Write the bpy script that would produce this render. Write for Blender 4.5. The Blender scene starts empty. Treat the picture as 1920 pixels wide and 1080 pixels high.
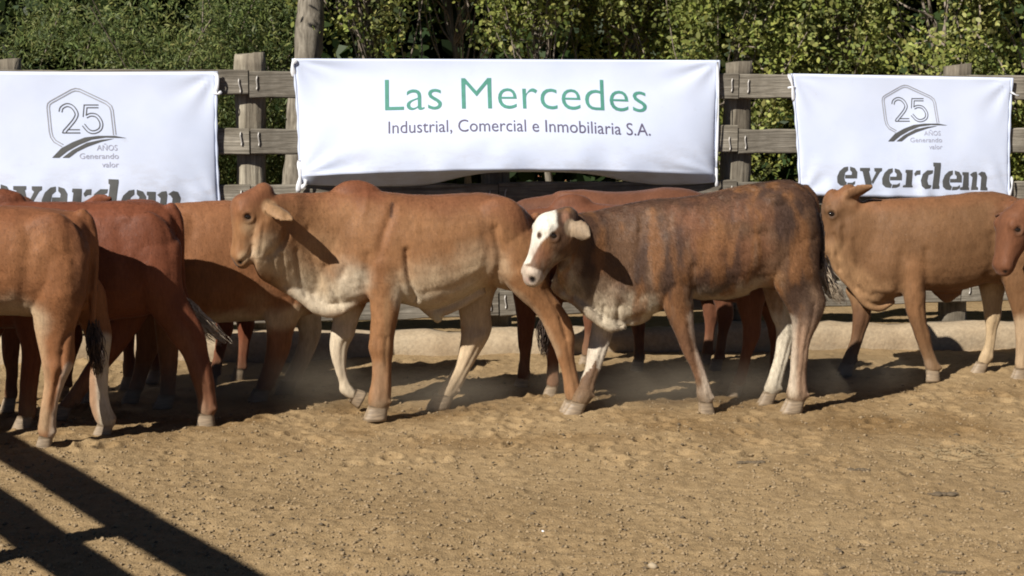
import bpy, bmesh, math, random
import numpy as np
from mathutils import Vector, Matrix

R = math.radians
rng = np.random.default_rng(7)
random.seed(7)
sc = bpy.context.scene
col = sc.collection

# ------------------------------------------------------------------ camera, light
FPX, HZ, CH = 3000.0, 165.0, 1.72            # focal length (photo px), horizon row, camera height
PITCH = math.atan((540 - HZ) / FPX)
cam_d = bpy.data.cameras.new('camera')
cam = bpy.data.objects.new('camera', cam_d); col.objects.link(cam)
cam.location = (0, 0, CH)
cam.rotation_euler = (math.pi / 2 - PITCH, 0, 0)
cam_d.sensor_width = 36.0
cam_d.lens = FPX / 1920 * 36
cam_d.clip_start = 0.05
cam_d.clip_end = 2000
sc.camera = cam

SUN = Vector((0.88, 0.97, -1.03)).normalized()   # direction the light travels
SUN_EL = math.asin(-SUN.z)
world = bpy.data.worlds.new('World'); sc.world = world
world.use_nodes = True
wn = world.node_tree.nodes; wl = world.node_tree.links
bg = wn['Background']
sky = wn.new('ShaderNodeTexSky')
sky.sky_type = 'NISHITA'; sky.sun_disc = False
sky.sun_elevation = SUN_EL
sky.sun_rotation = math.atan2(-SUN.x, -SUN.y)
sky.dust_density = 0.1; sky.air_density = 0.3; sky.ozone_density = 1.0
wl.new(sky.outputs['Color'], bg.inputs['Color'])
bg.inputs['Strength'].default_value = 0.05
sun_d = bpy.data.lights.new('sun', 'SUN')
sun_d.energy = 5.0; sun_d.angle = R(0.55); sun_d.color = (1.0, 0.955, 0.885)
sun = bpy.data.objects.new('sun', sun_d); col.objects.link(sun)
sun.rotation_euler = SUN.to_track_quat('-Z', 'Y').to_euler()
sun.location = (-6, -8, 9)
sc.view_settings.view_transform = 'Standard'
sc.view_settings.look = 'None'
sc.view_settings.gamma = 1
sc.view_settings.exposure = 0.62
sc.render.engine = 'CYCLES'
sc.cycles.max_bounces = 6
sc.cycles.filter_width = 1.9

# ------------------------------------------------------------------ helpers
def link(o, parent=None):
    col.objects.link(o)
    if parent is not None: o.parent = parent
    return o

def tag(o, label=None, cat=None, group=None, kind=None):
    if label: o['label'] = label
    if cat: o['category'] = cat
    if group: o['group'] = group
    if kind: o['kind'] = kind
    return o

def mesh_obj(name, verts, faces, mat=None, parent=None, smooth=True):
    me = bpy.data.meshes.new(name)
    me.from_pydata([tuple(map(float, v)) for v in verts], [], [tuple(map(int, f)) for f in faces])
    me.update()
    if mat: me.materials.append(mat)
    if smooth: me.polygons.foreach_set('use_smooth', [True] * len(me.polygons))
    return link(bpy.data.objects.new(name, me), parent)

def fast_mesh(name, V, F, mat=None, parent=None, smooth=False):
    """V (n,3), F (m,k) numpy arrays of equal-size polygons."""
    V = np.asarray(V, np.float32); F = np.asarray(F, np.int32)
    me = bpy.data.meshes.new(name)
    me.vertices.add(len(V)); me.vertices.foreach_set('co', V.ravel())
    k = F.shape[1]
    me.loops.add(F.size); me.loops.foreach_set('vertex_index', F.ravel())
    me.polygons.add(len(F))
    me.polygons.foreach_set('loop_start', np.arange(len(F), dtype=np.int32) * k)
    if smooth: me.polygons.foreach_set('use_smooth', np.ones(len(F), bool))
    me.update(calc_edges=True); me.validate()
    if mat: me.materials.append(mat)
    return link(bpy.data.objects.new(name, me), parent)

def _h(ix, iy, iz, seed):
    n = (ix.astype(np.int64) * 374761393 + iy.astype(np.int64) * 668265263 + iz.astype(np.int64) * 2147483647 + seed * 1274126177) & 0xffffffff
    n = ((n ^ (n >> 13)) * 1274126177) & 0xffffffff
    n = (n ^ (n >> 16)) & 0xffffffff
    return n / 4294967295.0

def vnoise(P, scale=1.0, seed=0):
    P = np.asarray(P, float) * scale
    if P.shape[1] == 2: P = np.c_[P, np.zeros(len(P))]
    i = np.floor(P).astype(np.int64); f = P - i
    f = f * f * (3 - 2 * f)
    out = 0
    for dx in (0, 1):
        for dy in (0, 1):
            for dz in (0, 1):
                w = (f[:, 0] if dx else 1 - f[:, 0]) * (f[:, 1] if dy else 1 - f[:, 1]) * (f[:, 2] if dz else 1 - f[:, 2])
                out = out + w * _h(i[:, 0] + dx, i[:, 1] + dy, i[:, 2] + dz, seed)
    return out * 2 - 1

def fbm(P, scale, octs=4, seed=0, gain=0.5):
    a, s, o = 1.0, scale, 0
    for k in range(octs):
        o = o + a * vnoise(P, s, seed + k * 17); a *= gain; s *= 2.03
    return o

def ray(px, py):
    x = (px - 960) / FPX; y = (540 - py) / FPX
    c, s = math.cos(PITCH), math.sin(PITCH)
    return Vector((x, c + y * s, -s + y * c))

def project(P):
    """world (n,3) -> photo pixels (n,2)"""
    d = np.asarray(P, float) - np.array([0, 0, CH])
    c, s = math.cos(PITCH), math.sin(PITCH)
    f = d[:, 1] * c - d[:, 2] * s
    u = d[:, 1] * s + d[:, 2] * c
    return np.c_[960 + FPX * d[:, 0] / f, 540 - FPX * u / f]

def ground_at(px, py, z=0.0):
    d = ray(px, py); t = (z - CH) / d.z
    return Vector((d.x * t, d.y * t, z))

class Plane:
    """vertical plane through ground point P0; x axis turned by yaw, y axis pointing away from the camera"""
    def __init__(s, px, depth, yaw):
        s.P0 = Vector(((px - 960) / FPX * depth, depth, 0)); s.yaw = yaw
        s.X = Vector((math.cos(yaw), math.sin(yaw), 0)); s.N = Vector((-math.sin(yaw), math.cos(yaw), 0))
        s.M = Matrix.Translation(s.P0) @ Matrix.Rotation(yaw, 4, 'Z')
    def at(s, px, py, off=0.0):
        d = ray(px, py); C = Vector((0, 0, CH))
        t = (off - s.N.dot(C - s.P0)) / s.N.dot(d)
        P = C + d * t
        return Vector((s.X.dot(P - s.P0), off, P.z))
    def world(s, L):
        L = np.asarray(L, float)
        return np.array(s.P0) + L[:, :1] * np.array(s.X) + L[:, 1:2] * np.array(s.N) + L[:, 2:3] * np.array((0, 0, 1))

# ------------------------------------------------------------------ materials
def new_mat(name):
    m = bpy.data.materials.new(name); m.use_nodes = True
    nt = m.node_tree; b = nt.nodes['Principled BSDF']
    return m, nt, b

def N(nt, t, **kw):
    n = nt.nodes.new(t)
    for k, v in kw.items():
        if k.startswith('_'): setattr(n, k[1:], v)
        else: n.inputs[k.replace('__', ' ')].default_value = v
    return n

def ramp(nt, fac, stops):
    r = nt.nodes.new('ShaderNodeValToRGB')
    while len(r.color_ramp.elements) < len(stops): r.color_ramp.elements.new(0.5)
    for e, (p, c) in zip(r.color_ramp.elements, stops):
        e.position = p; e.color = (*c, 1) if len(c) == 3 else c
    nt.links.new(fac, r.inputs['Fac'])
    return r

def noise(nt, vec, scale, detail=4, rough=0.55, dist=0.0):
    n = N(nt, 'ShaderNodeTexNoise', Scale=scale, Detail=detail, Roughness=rough, Distortion=dist)
    if vec is not None: nt.links.new(vec, n.inputs['Vector'])
    return n

def mapping(nt, src='Object', scale=(1, 1, 1), rot=(0, 0, 0)):
    t = nt.nodes.new('ShaderNodeTexCoord')
    m = N(nt, 'ShaderNodeMapping'); m.inputs['Scale'].default_value = scale; m.inputs['Rotation'].default_value = rot
    nt.links.new(t.outputs[src], m.inputs['Vector'])
    return m.outputs['Vector']

def mixc(nt, a, b, fac, blend='MIX'):
    m = nt.nodes.new('ShaderNodeMix'); m.data_type = 'RGBA'; m.blend_type = blend
    for sock, v in (('A', a), ('B', b)):
        i = [s for s in m.inputs if s.name == sock and s.type == 'RGBA'][0]
        if hasattr(v, 'node'): nt.links.new(v, i)
        else: i.default_value = (*v, 1)
    fi = [s for s in m.inputs if s.name == 'Factor' and s.type == 'VALUE'][0]
    if hasattr(fac, 'node'): nt.links.new(fac, fi)
    else: fi.default_value = fac
    return [s for s in m.outputs if s.type == 'RGBA'][0]

def bump(nt, b, h, strength=0.5, dist=0.01):
    n = N(nt, 'ShaderNodeBump', Strength=strength, Distance=dist)
    nt.links.new(h, n.inputs['Height']); nt.links.new(n.outputs['Normal'], b.inputs['Normal'])
    return n

COAT_K = 0.72
def coat_material(name, streak=0.25, rough=0.55, shag=0.0):
    m, nt, b = new_mat(name)
    at = nt.nodes.new('ShaderNodeAttribute'); at.attribute_name = 'coat'
    fine = noise(nt, mapping(nt, scale=(90, 60, 22)), 1.0, 3, 0.6)
    mid = noise(nt, mapping(nt, scale=(16, 12, 6)), 1.0, 4, 0.6, 0.6)
    f1 = ramp(nt, fine.outputs['Fac'], [(0.3, (1 - streak,) * 3), (0.7, (1 + streak,) * 3)])
    f2 = ramp(nt, mid.outputs['Fac'], [(0.3, (0.92, 0.91, 0.9)), (0.7, (1.07, 1.07, 1.07))])
    c = mixc(nt, at.outputs['Color'], f1.outputs['Color'], 1.0, 'MULTIPLY')
    c = mixc(nt, c, f2.outputs['Color'], 1.0, 'MULTIPLY')
    nt.links.new(c, b.inputs['Base Color'])
    b.inputs['Roughness'].default_value = rough
    b.inputs['Specular IOR Level'].default_value = 0.16
    b.inputs['Sheen Weight'].default_value = 0.05
    b.inputs['Sheen Roughness'].default_value = 0.4
    hair = noise(nt, mapping(nt, scale=(160, 120, 35)), 1.0, 3, 0.6)
    add = N(nt, 'ShaderNodeMath', _operation='ADD')
    nt.links.new(hair.outputs['Fac'], add.inputs[0]); nt.links.new(mid.outputs['Fac'], add.inputs[1])
    bump(nt, b, add.outputs[0], 0.22 + shag, 0.004 + 0.01 * shag)
    return m

M = {}
M['coat'] = coat_material('coat', 0.15, 0.62)
M['coat_shaggy'] = coat_material('coat_shaggy', 0.2, 0.6, 0.2)

m, nt, b = new_mat('fur'); M['fur'] = m
a_ = nt.nodes.new('ShaderNodeAttribute'); a_.attribute_name = 'coat'; nt.links.new(a_.outputs['Color'], b.inputs['Base Color'])
b.inputs['Roughness'].default_value = 0.52; b.inputs['Specular IOR Level'].default_value = 0.24

m, nt, b = new_mat('hoof_horn'); M['hoof'] = m
nz = noise(nt, mapping(nt, scale=(20, 20, 120)), 1.0, 3)
r = ramp(nt, nz.outputs['Fac'], [(0.3, (0.15, 0.11, 0.07)), (0.7, (0.30, 0.22, 0.14))])
nt.links.new(r.outputs['Color'], b.inputs['Base Color']); b.inputs['Roughness'].default_value = 0.6
bump(nt, b, nz.outputs['Fac'], 0.3, 0.004)

m, nt, b = new_mat('eye_dark'); M['eye'] = m
b.inputs['Base Color'].default_value = (0.012, 0.008, 0.006, 1); b.inputs['Roughness'].default_value = 0.12

def hair_mat(name, c1, c2):
    m, nt, b = new_mat(name)
    nz = noise(nt, mapping(nt, scale=(60, 60, 60)), 1.0, 2)
    r = ramp(nt, nz.outputs['Fac'], [(0.3, c1), (0.7, c2)])
    nt.links.new(r.outputs['Color'], b.inputs['Base Color']); b.inputs['Roughness'].default_value = 0.6
    return m
M['hair_dark'] = hair_mat('hair_dark', (0.02, 0.012, 0.008), (0.07, 0.04, 0.025))
M['hair_pale'] = hair_mat('hair_pale', (0.2, 0.15, 0.1), (0.55, 0.45, 0.33))

# sandy ground
m, nt, b = new_mat('corral_sand'); M['sand'] = m
v = mapping(nt, 'Object')
n1 = noise(nt, v, 0.9, 5, 0.6); n2 = noise(nt, v, 14, 5, 0.65); n3 = noise(nt, v, 120, 3, 0.6); n4 = noise(nt, v, 38, 4, 0.7, 0.4)
c1 = ramp(nt, n1.outputs['Fac'], [(0.3, (0.272, 0.186, 0.095)), (0.7, (0.336, 0.238, 0.128))])
c2 = ramp(nt, n2.outputs['Fac'], [(0.25, (0.72, 0.70, 0.66)), (0.6, (1.0, 1.0, 1.0)), (0.8, (1.1, 1.1, 1.1))])
c3 = ramp(nt, n3.outputs['Fac'], [(0.3, (0.86, 0.85, 0.84)), (0.7, (1.12, 1.12, 1.12))])
c4 = ramp(nt, n4.outputs['Fac'], [(0.30, (0.55, 0.50, 0.44)), (0.44, (1, 1, 1))])
c = mixc(nt, c1.outputs['Color'], c2.outputs['Color'], 1, 'MULTIPLY')
c = mixc(nt, c, c3.outputs['Color'], 1, 'MULTIPLY')
c = mixc(nt, c, c4.outputs['Color'], 0.7, 'MULTIPLY')
# the grass beyond the fence
ga = nt.nodes.new('ShaderNodeAttribute'); ga.attribute_name = 'grassy'
tr_a = nt.nodes.new('ShaderNodeAttribute'); tr_a.attribute_name = 'churned'
c = mixc(nt, c, mixc(nt, c, (0.70, 0.64, 0.56), 1, 'MULTIPLY'), tr_a.outputs['Fac'])
c = mixc(nt, c, (0.075, 0.09, 0.03), ga.outputs['Fac'])
nt.links.new(c, b.inputs['Base Color']); b.inputs['Roughness'].default_value = 0.95
b.inputs['Specular IOR Level'].default_value = 0.1
ad = N(nt, 'ShaderNodeMath', _operation='ADD'); nt.links.new(n3.outputs['Fac'], ad.inputs[0]); nt.links.new(n4.outputs['Fac'], ad.inputs[1])
bump(nt, b, ad.outputs[0], 0.6, 0.012)

def wood_mat(name, c1, c2, c3, axis=(1.2, 26, 26)):
    m, nt, b = new_mat(name)
    v = mapping(nt, scale=axis)
    n1 = noise(nt, v, 1.0, 6, 0.65, 1.2)
    n2 = noise(nt, mapping(nt), 5, 4, 0.6)
    n3 = noise(nt, mapping(nt, scale=tuple(a * 3 for a in axis)), 1.0, 4, 0.6)
    r = ramp(nt, n1.outputs['Fac'], [(0.28, c1), (0.5, c2), (0.75, c3)])
    oi = nt.nodes.new('ShaderNodeObjectInfo')
    rv = ramp(nt, oi.outputs['Random'], [(0.0, (0.72, 0.70, 0.68)), (1.0, (1.2, 1.18, 1.14))])
    st = ramp(nt, n2.outputs['Fac'], [(0.3, (0.55, 0.53, 0.5)), (0.62, (1.08, 1.08, 1.08))])
    gr = ramp(nt, n3.outputs['Fac'], [(0.3, (0.72, 0.72, 0.72)), (0.6, (1.05, 1.05, 1.05))])
    c = mixc(nt, r.outputs['Color'], rv.outputs['Color'], 1, 'MULTIPLY')
    c = mixc(nt, c, st.outputs['Color'], 1, 'MULTIPLY')
    c = mixc(nt, c, gr.outputs['Color'], 1, 'MULTIPLY')
    nt.links.new(c, b.inputs['Base Color']); b.inputs['Roughness'].default_value = 0.85
    b.inputs['Specular IOR Level'].default_value = 0.2
    ad = N(nt, 'ShaderNodeMath', _operation='ADD'); nt.links.new(n1.outputs['Fac'], ad.inputs[0]); nt.links.new(n3.outputs['Fac'], ad.inputs[1])
    bump(nt, b, ad.outputs[0], 0.7, 0.008)
    return m
M['rail'] = wood_mat('weathered_rail', (0.11, 0.096, 0.076), (0.24, 0.217, 0.178), (0.365, 0.335, 0.285))
M['post'] = wood_mat('weathered_post', (0.13, 0.11, 0.085), (0.26, 0.23, 0.18), (0.38, 0.345, 0.275), (22, 22, 1.6))
M['bark'] = wood_mat('tree_bark', (0.09, 0.078, 0.062), (0.20, 0.178, 0.145), (0.33, 0.30, 0.25), (18, 18, 3))
M['twig'] = wood_mat('twig_bark', (0.12, 0.10, 0.08), (0.25, 0.21, 0.17), (0.36, 0.31, 0.26), (8, 8, 8))

m, nt, b = new_mat('wire'); M['wire'] = m
b.inputs['Base Color'].default_value = (0.45, 0.42, 0.38, 1); b.inputs['Roughness'].default_value = 0.5; b.inputs['Metallic'].default_value = 0.3

m, nt, b = new_mat('kerb_concrete'); M['kerb'] = m
v = mapping(nt); n1 = noise(nt, v, 3, 5, 0.6); n2 = noise(nt, v, 40, 4, 0.6)
r = ramp(nt, n1.outputs['Fac'], [(0.3, (0.29, 0.21, 0.125)), (0.7, (0.38, 0.30, 0.20))])
r2 = ramp(nt, n2.outputs['Fac'], [(0.3, (0.78, 0.78, 0.78)), (0.65, (1.08, 1.08, 1.08))])
nt.links.new(mixc(nt, r.outputs['Color'], r2.outputs['Color'], 1, 'MULTIPLY'), b.inputs['Base Color'])
b.inputs['Roughness'].default_value = 0.95; bump(nt, b, n2.outputs['Fac'], 0.5, 0.01)

m, nt, b = new_mat('banner_cloth'); M['cloth'] = m
v = mapping(nt); n1 = noise(nt, v, 2.2, 4, 0.6); n2 = noise(nt, v, 9, 4, 0.65)
r = ramp(nt, n1.outputs['Fac'], [(0.3, (0.60, 0.66, 0.81)), (0.6, (0.66, 0.715, 0.86))])
r2 = ramp(nt, n2.outputs['Fac'], [(0.22, (0.86, 0.83, 0.80)), (0.33, (1, 1, 1))])
cc = mixc(nt, r.outputs['Color'], r2.outputs['Color'], 0.6, 'MULTIPLY')
gs = nt.nodes.new('ShaderNodeSeparateXYZ'); gt = nt.nodes.new('ShaderNodeTexCoord'); nt.links.new(gt.outputs['Generated'], gs.inputs[0])
gm = N(nt, 'ShaderNodeMapRange'); gm.inputs['From Min'].default_value = 0.42; gm.inputs['From Max'].default_value = 0.08; nt.links.new(gs.outputs['Z'], gm.inputs['Value'])
n5 = noise(nt, mapping(nt, scale=(1.2, 1, 3)), 5, 6, 0.7); r5 = ramp(nt, n5.outputs['Fac'], [(0.48, (0, 0, 0)), (0.66, (1, 1, 1))])
gq = N(nt, 'ShaderNodeMath', _operation='MULTIPLY'); nt.links.new(gm.outputs[0], gq.inputs[0]); nt.links.new(r5.outputs['Color'], gq.inputs[1])
g6 = N(nt, 'ShaderNodeMath', _operation='MULTIPLY'); nt.links.new(gq.outputs[0], g6.inputs[0]); g6.inputs[1].default_value = 0.30
cc = mixc(nt, cc, (0.36, 0.31, 0.27), g6.outputs[0])
nt.links.new(cc, b.inputs['Base Color'])
b.inputs['Roughness'].default_value = 0.6
tr = nt.nodes.new('ShaderNodeBsdfTranslucent'); nt.links.new(cc, tr.inputs['Color'])
mx = N(nt, 'ShaderNodeMixShader', Fac=0.12)
nt.links.new(b.outputs[0], mx.inputs[1]); nt.links.new(tr.outputs[0], mx.inputs[2])
nt.links.new(mx.outputs[0], nt.nodes['Material Output'].inputs['Surface'])

def plain(name, c, rough=0.6):
    m, nt, b = new_mat(name)
    nz = noise(nt, mapping(nt), 25, 3)
    r = ramp(nt, nz.outputs['Fac'], [(0.3, tuple(x * 0.88 for x in c)), (0.7, tuple(min(1, x * 1.1) for x in c))])
    nt.links.new(r.outputs['Color'], b.inputs['Base Color']); b.inputs['Roughness'].default_value = rough
    return m
M['ink_green'] = plain('ink_green', (0.065, 0.24, 0.185))
M['ink_plum'] = plain('ink_plum', (0.10, 0.085, 0.14))
M['ink_grey'] = plain('ink_grey', (0.075, 0.075, 0.072))
M['ink_light'] = plain('ink_light', (0.30, 0.30, 0.32))
M['ink_faint'] = plain('ink_faint', (0.36, 0.36, 0.43))
M['strap'] = plain('strap', (0.78, 0.78, 0.80))
M['brick'] = plain('fired_clay', (0.42, 0.17, 0.09), 0.9)
M['pale_stone'] = plain('pale_stone', (0.33, 0.26, 0.17), 0.9)
M['dung'] = plain('dung', (0.10, 0.072, 0.042), 0.95)
M['clod'] = plain('clod', (0.25, 0.178, 0.098), 0.95)
M['straw'] = plain('straw', (0.26, 0.19, 0.10), 0.9)
M['litter'] = plain('litter', (0.8, 0.8, 0.8), 0.5)

def leaf_mat(name):
    m, nt, b = new_mat(name)
    at = nt.nodes.new('ShaderNodeAttribute'); at.attribute_name = 'leaf'
    nt.links.new(at.outputs['Color'], b.inputs['Base Color'])
    b.inputs['Roughness'].default_value = 0.5; b.inputs['Specular IOR Level'].default_value = 0.22
    tr = nt.nodes.new('ShaderNodeBsdfTranslucent'); nt.links.new(at.outputs['Color'], tr.inputs['Color'])
    mx = N(nt, 'ShaderNodeMixShader', Fac=0.42)
    nt.links.new(b.outputs[0], mx.inputs[1]); nt.links.new(tr.outputs[0], mx.inputs[2])
    nt.links.new(mx.outputs[0], nt.nodes['Material Output'].inputs['Surface'])
    return m
M['leaf'] = leaf_mat('leaf')

# ------------------------------------------------------------------ ground
FP = Plane(960, 10.34, math.atan(0.7 / 6.35))     # front face of the far rails
def fence_depth(x):                                # depth of that face at world x
    return FP.P0.y + x * math.tan(FP.yaw)

def axis(lo, hi, step, ext, grow=1.25):
    a = list(np.arange(lo, hi + 1e-6, step)); s = step
    while a[-1] < ext[1]: s *= grow; a.append(a[-1] + s)
    s = step
    while a[0] > ext[0]: s *= grow; a.insert(0, a[0] - s)
    return np.array(a)

gx = axis(-3.7, 3.7, 0.0125, (-160, 160)); gy = axis(5.2, 8.9, 0.0115, (-60, 260), 1.02)
gy = np.concatenate([axis(5.2, 8.9, 0.0115, (-60, 8.9)), axis(8.93, 10.7, 0.03, (8.93, 260))])
GX, GY = np.meshgrid(gx, gy)
P2 = np.c_[GX.ravel(), GY.ravel()]
near = np.exp(-np.maximum(0, np.maximum(np.abs(P2[:, 0]) - 4.5, np.maximum(4.5 - P2[:, 1], P2[:, 1] - 11)) / 2.0) ** 2)
def ground_h(P2):
    z = 0.022 * fbm(P2, 1.3, 3, 3) + 0.0045 * fbm(P2, 6.0, 3, 11)
    f = fbm(P2, 22, 3, 5, 0.6)
    z += 0.0026 * f + 0.0034 * fbm(P2, 41, 2, 15) + 0.004 * np.maximum(0, np.abs(vnoise(P2, 11, 77)) - 0.25)
    return z
GZ = ground_h(P2) * near
pr = np.random.default_rng(21)
for k in range(900):                                # hoof prints
    hx = pr.uniform(-3.6, 3.6); hy = pr.uniform(5.4, 9.9)
    dens = 0.9 if hy > 7.0 else 0.35
    if pr.random() > dens: continue
    i0, i1 = np.searchsorted(gx, [hx - .16, hx + .16]); j0, j1 = np.searchsorted(gy, [hy - .16, hy + .16])
    sub = (np.arange(j0, j1)[:, None] * len(gx) + np.arange(i0, i1)[None]).ravel()
    a = pr.uniform(0, 6.3); d = P2[sub] - (hx, hy)
    u = d[:, 0] * math.cos(a) + d[:, 1] * math.sin(a); w = -d[:, 0] * math.sin(a) + d[:, 1] * math.cos(a)
    rr = np.sqrt((u / 0.062) ** 2 + (w / 0.045) ** 2); amp = pr.uniform(0.004, 0.014) * (1.0 if hy > 7.2 else 0.4)
    GZ[sub] += amp * (-1.1 * np.exp(-rr ** 4) + 0.8 * np.exp(-((rr - 1.25) / 0.3) ** 2))
nx, ny = len(gx), len(gy)
idx = np.arange(nx * ny).reshape(ny, nx)
GF = np.c_[idx[:-1, :-1].ravel(), idx[:-1, 1:].ravel(), idx[1:, 1:].ravel(), idx[1:, :-1].ravel()]
ground = fast_mesh('ground', np.c_[P2, GZ], GF, M['sand'], smooth=True)
tag(ground, kind='structure')
at = ground.data.attributes.new('grassy', 'FLOAT', 'POINT')
fd = P2[:, 1] - (FP.P0.y + P2[:, 0] * math.tan(FP.yaw))
gr = np.clip((fd - 1.0 - 2.2 * (P2[:, 0] > -1.0)) / 1.2 + 0.35 * fbm(P2, 1.5, 3, 40), 0, 1) * np.clip(0.75 + 0.5 * fbm(P2, 0.6, 2, 44), 0, 1)
at.data.foreach_set('value', gr.astype(np.float32))

at = ground.data.attributes.new('churned', 'FLOAT', 'POINT')
chn = np.exp(-((P2[:, 1] - 8.35 - 0.05 * P2[:, 0]) / 0.75) ** 4) * np.clip(0.55 + 0.9 * fbm(P2, 2.6, 4, 71), 0, 1)
at.data.foreach_set('value', np.clip(chn, 0, 1).astype(np.float32))

def gz(x, y):
    return float(ground_h(np.array([[x, y]]))[0])

# ------------------------------------------------------------------ fence
def plank_mesh(L, H, T, seed, bow=0.006, warp=0.012):
    """a sawn rail along x, front face at y=0, thickness T behind"""
    n = max(4, int(L / 0.12)); xs = np.linspace(0, L, n + 1)
    r = np.random.default_rng(seed)
    top = H / 2 + np.cumsum(r.normal(0, warp * 0.25, n + 1)) * 0.5 + r.normal(0, 0.0015, n + 1)
    bot = -H / 2 + np.cumsum(r.normal(0, warp * 0.25, n + 1)) * 0.5 + r.normal(0, 0.0015, n + 1)
    bw = bow * np.sin(np.linspace(0, math.pi, n + 1)) * r.choice([-1, 1])
    c = 0.007
    V = []
    for x, t, bb, y in zip(xs, top, bot, bw):
        V += [(x, y + c, bb), (x, y, bb + c), (x, y, t - c), (x, y + c, t), (x, y + T - c, t), (x, y + T, t - c), (x, y + T, bb + c), (x, y + T - c, bb)]
    F = []
    for i in range(n):
        for k in range(8):
            a, b2 = i * 8 + k, i * 8 + (k + 1) % 8
            F.append((a, a + 8, b2 + 8, b2))
    F.append(tuple(range(8))); F.append(tuple(reversed(range(n * 8, n * 8 + 8))))
    return V, F

def post_mesh(H, w, seed):
    r = np.random.default_rng(seed)
    nz_, na = 26, 20
    V = []; ph = r.uniform(0, 6.3)
    for i in range(nz_ + 1):
        z = -0.15 + (H + 0.15) * i / nz_
        for k in range(na):
            a = 2 * math.pi * k / na
            q = 1 / max(abs(math.cos(a)), abs(math.sin(a)))
            rad = w / 2 * (0.55 * min(q, 1.25) + 0.45)
            rad *= 1 + 0.06 * math.sin(z * 7 + ph) + 0.05 * math.sin(2 * a + z * 4 + ph)
            V.append([rad * math.cos(a), rad * math.sin(a) * 0.85, z])
    V = np.array(V)
    V[:, :2] *= (1 + 0.05 * fbm(V * (1, 1, 0.35), 22, 3, seed))[:, None]
    top = V[-na:]; top[:, 2] += 0.010 * top[:, 0] / w * 2 + r.normal(0, 0.004, na)
    V = [tuple(v) for v in V]
    F = []
    for i in range(nz_):
        for k in range(na):
            a, b2 = i * na + k, i * na + (k + 1) % na
            F.append((a, b2, b2 + na, a + na))
    F.append(tuple(range(nz_ * na, nz_ * na + na)))
    return V, F

def wire_mesh(h):
    V, F = [], []
    for i, z in enumerate(np.linspace(-h / 2, h / 2, 5)):
        yy = -0.004 - 0.004 * math.sin(math.pi * i / 4); xx = 0.003 * math.sin(i * 1.7)
        for k in range(6):
            a = k * math.pi / 3
            V.append((xx + 0.004 * math.cos(a), yy + 0.004 * math.sin(a), z))
    for i in range(4):
        for k in range(6):
            F.append((i * 6 + k, i * 6 + (k + 1) % 6, i * 6 + 6 + (k + 1) % 6, i * 6 + 6 + k))
    F += [tuple(range(6)), tuple(range(24, 30))]
    return V, F

def build_fence(name, label, M4, posts_x, heights, rail_h, rail_zs, seed, wires=True, post_w=.185):
    """posts at local x, rails from post to post; front of the rails is the local plane y=0"""
    root = bpy.data.objects.new(name, None); col.objects.link(root); root.matrix_world = M4
    tag(root, label, 'fence')
    r = np.random.default_rng(seed)
    for i, (px_, hh) in enumerate(zip(posts_x, heights)):
        o = mesh_obj('post', *post_mesh(hh, post_w, seed * 31 + i), M['post'], root)
        o.location = (px_, 0.062 + 0.085, 0); o.rotation_euler = (r.normal(0, .008), r.normal(0, .01), 0)
    for i in range(len(posts_x) - 1):
        for j, zf in enumerate(rail_zs):
            x0 = posts_x[i] + 0.004 + r.uniform(-.003, .003); x1 = posts_x[i + 1] - 0.004
            z0, z1 = zf(x0), zf(x1)
            o = mesh_obj('rail', *plank_mesh(math.hypot(x1 - x0, z1 - z0), rail_h * r.uniform(.96, 1.03), 0.055, seed * 97 + i * 7 + j), M['rail'], root, smooth=False)
            o.location = (x0, r.uniform(-.004, .003), (z0 + r.normal(0, .004))); o.rotation_euler = (r.normal(0, .012), -math.atan2(z1 - z0, x1 - x0), 0)
            if wires:
                for dx in (0.045, x1 - x0 - 0.05):
                    w_ = mesh_obj('wire_tie', *wire_mesh(0.085), M['wire'], o); w_.location = (dx + r.normal(0, .008), -0.002, r.normal(0, .012)); w_.rotation_euler = (0, r.normal(0, .1), 0)
    return root

def fx(px, py=200): return FP.at(px, py).x
pxs = [-480, 0, 467, 935, 1385, 1815, 2230, 2640]
posts_x = [fx(p) for p in pxs]
tops = {467: 100, 935: 118, 1385: 116, 1815: 122}
heights = [FP.at(p, tops.get(p, 112), 0.14).z for p in pxs]
# rail centre rows read at two columns of the photo
rows = [(159, 163), (265, 263), (368, 362), (474, 458), (578, 547)]
rail_zs = []
for a, b2 in rows:
    A, B = FP.at(700, a), FP.at(1700, b2)
    rail_zs.append(lambda x, A=A, B=B: A.z + (B.z - A.z) * (x - A.x) / (B.x - A.x))
fence = build_fence('timber_fence', 'weathered timber corral fence of wide rails behind the cattle and banners', FP.M, posts_x, heights, 0.166, rail_zs, 5)

# kerb: rough concrete along the foot of the far fence
def kerb_strip():
    xs = np.arange(posts_x[0], posts_x[-1], 0.05)
    prof = [(-0.16, -0.05), (-0.165, 0.05), (-0.155, 0.125), (-0.12, 0.155), (-0.02, 0.165), (0.05, 0.16), (0.06, -0.05)]
    V = []; F = []
    for x in xs:
        for k, (y, z) in enumerate(prof): V.append((x, y, z))
    V = np.array(V)
    V[:, 1] += 0.022 * fbm(V, 5, 4, 8); V[:, 2] += np.where(V[:, 2] > 0, 0.028 * fbm(V, 3.5, 4, 9), 0)
    kx = np.array([fx(100, 650), fx(1700, 650)])
    m = len(prof)
    for i in range(len(xs) - 1):
        for k in range(m - 1):
            F.append((i * m + k, i * m + m + k, i * m + m + k + 1, i * m + k + 1))
    return V, F
kerb = mesh_obj('kerb', *kerb_strip(), M['kerb']); kerb.matrix_world = FP.M
tag(kerb, kind='structure')

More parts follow.
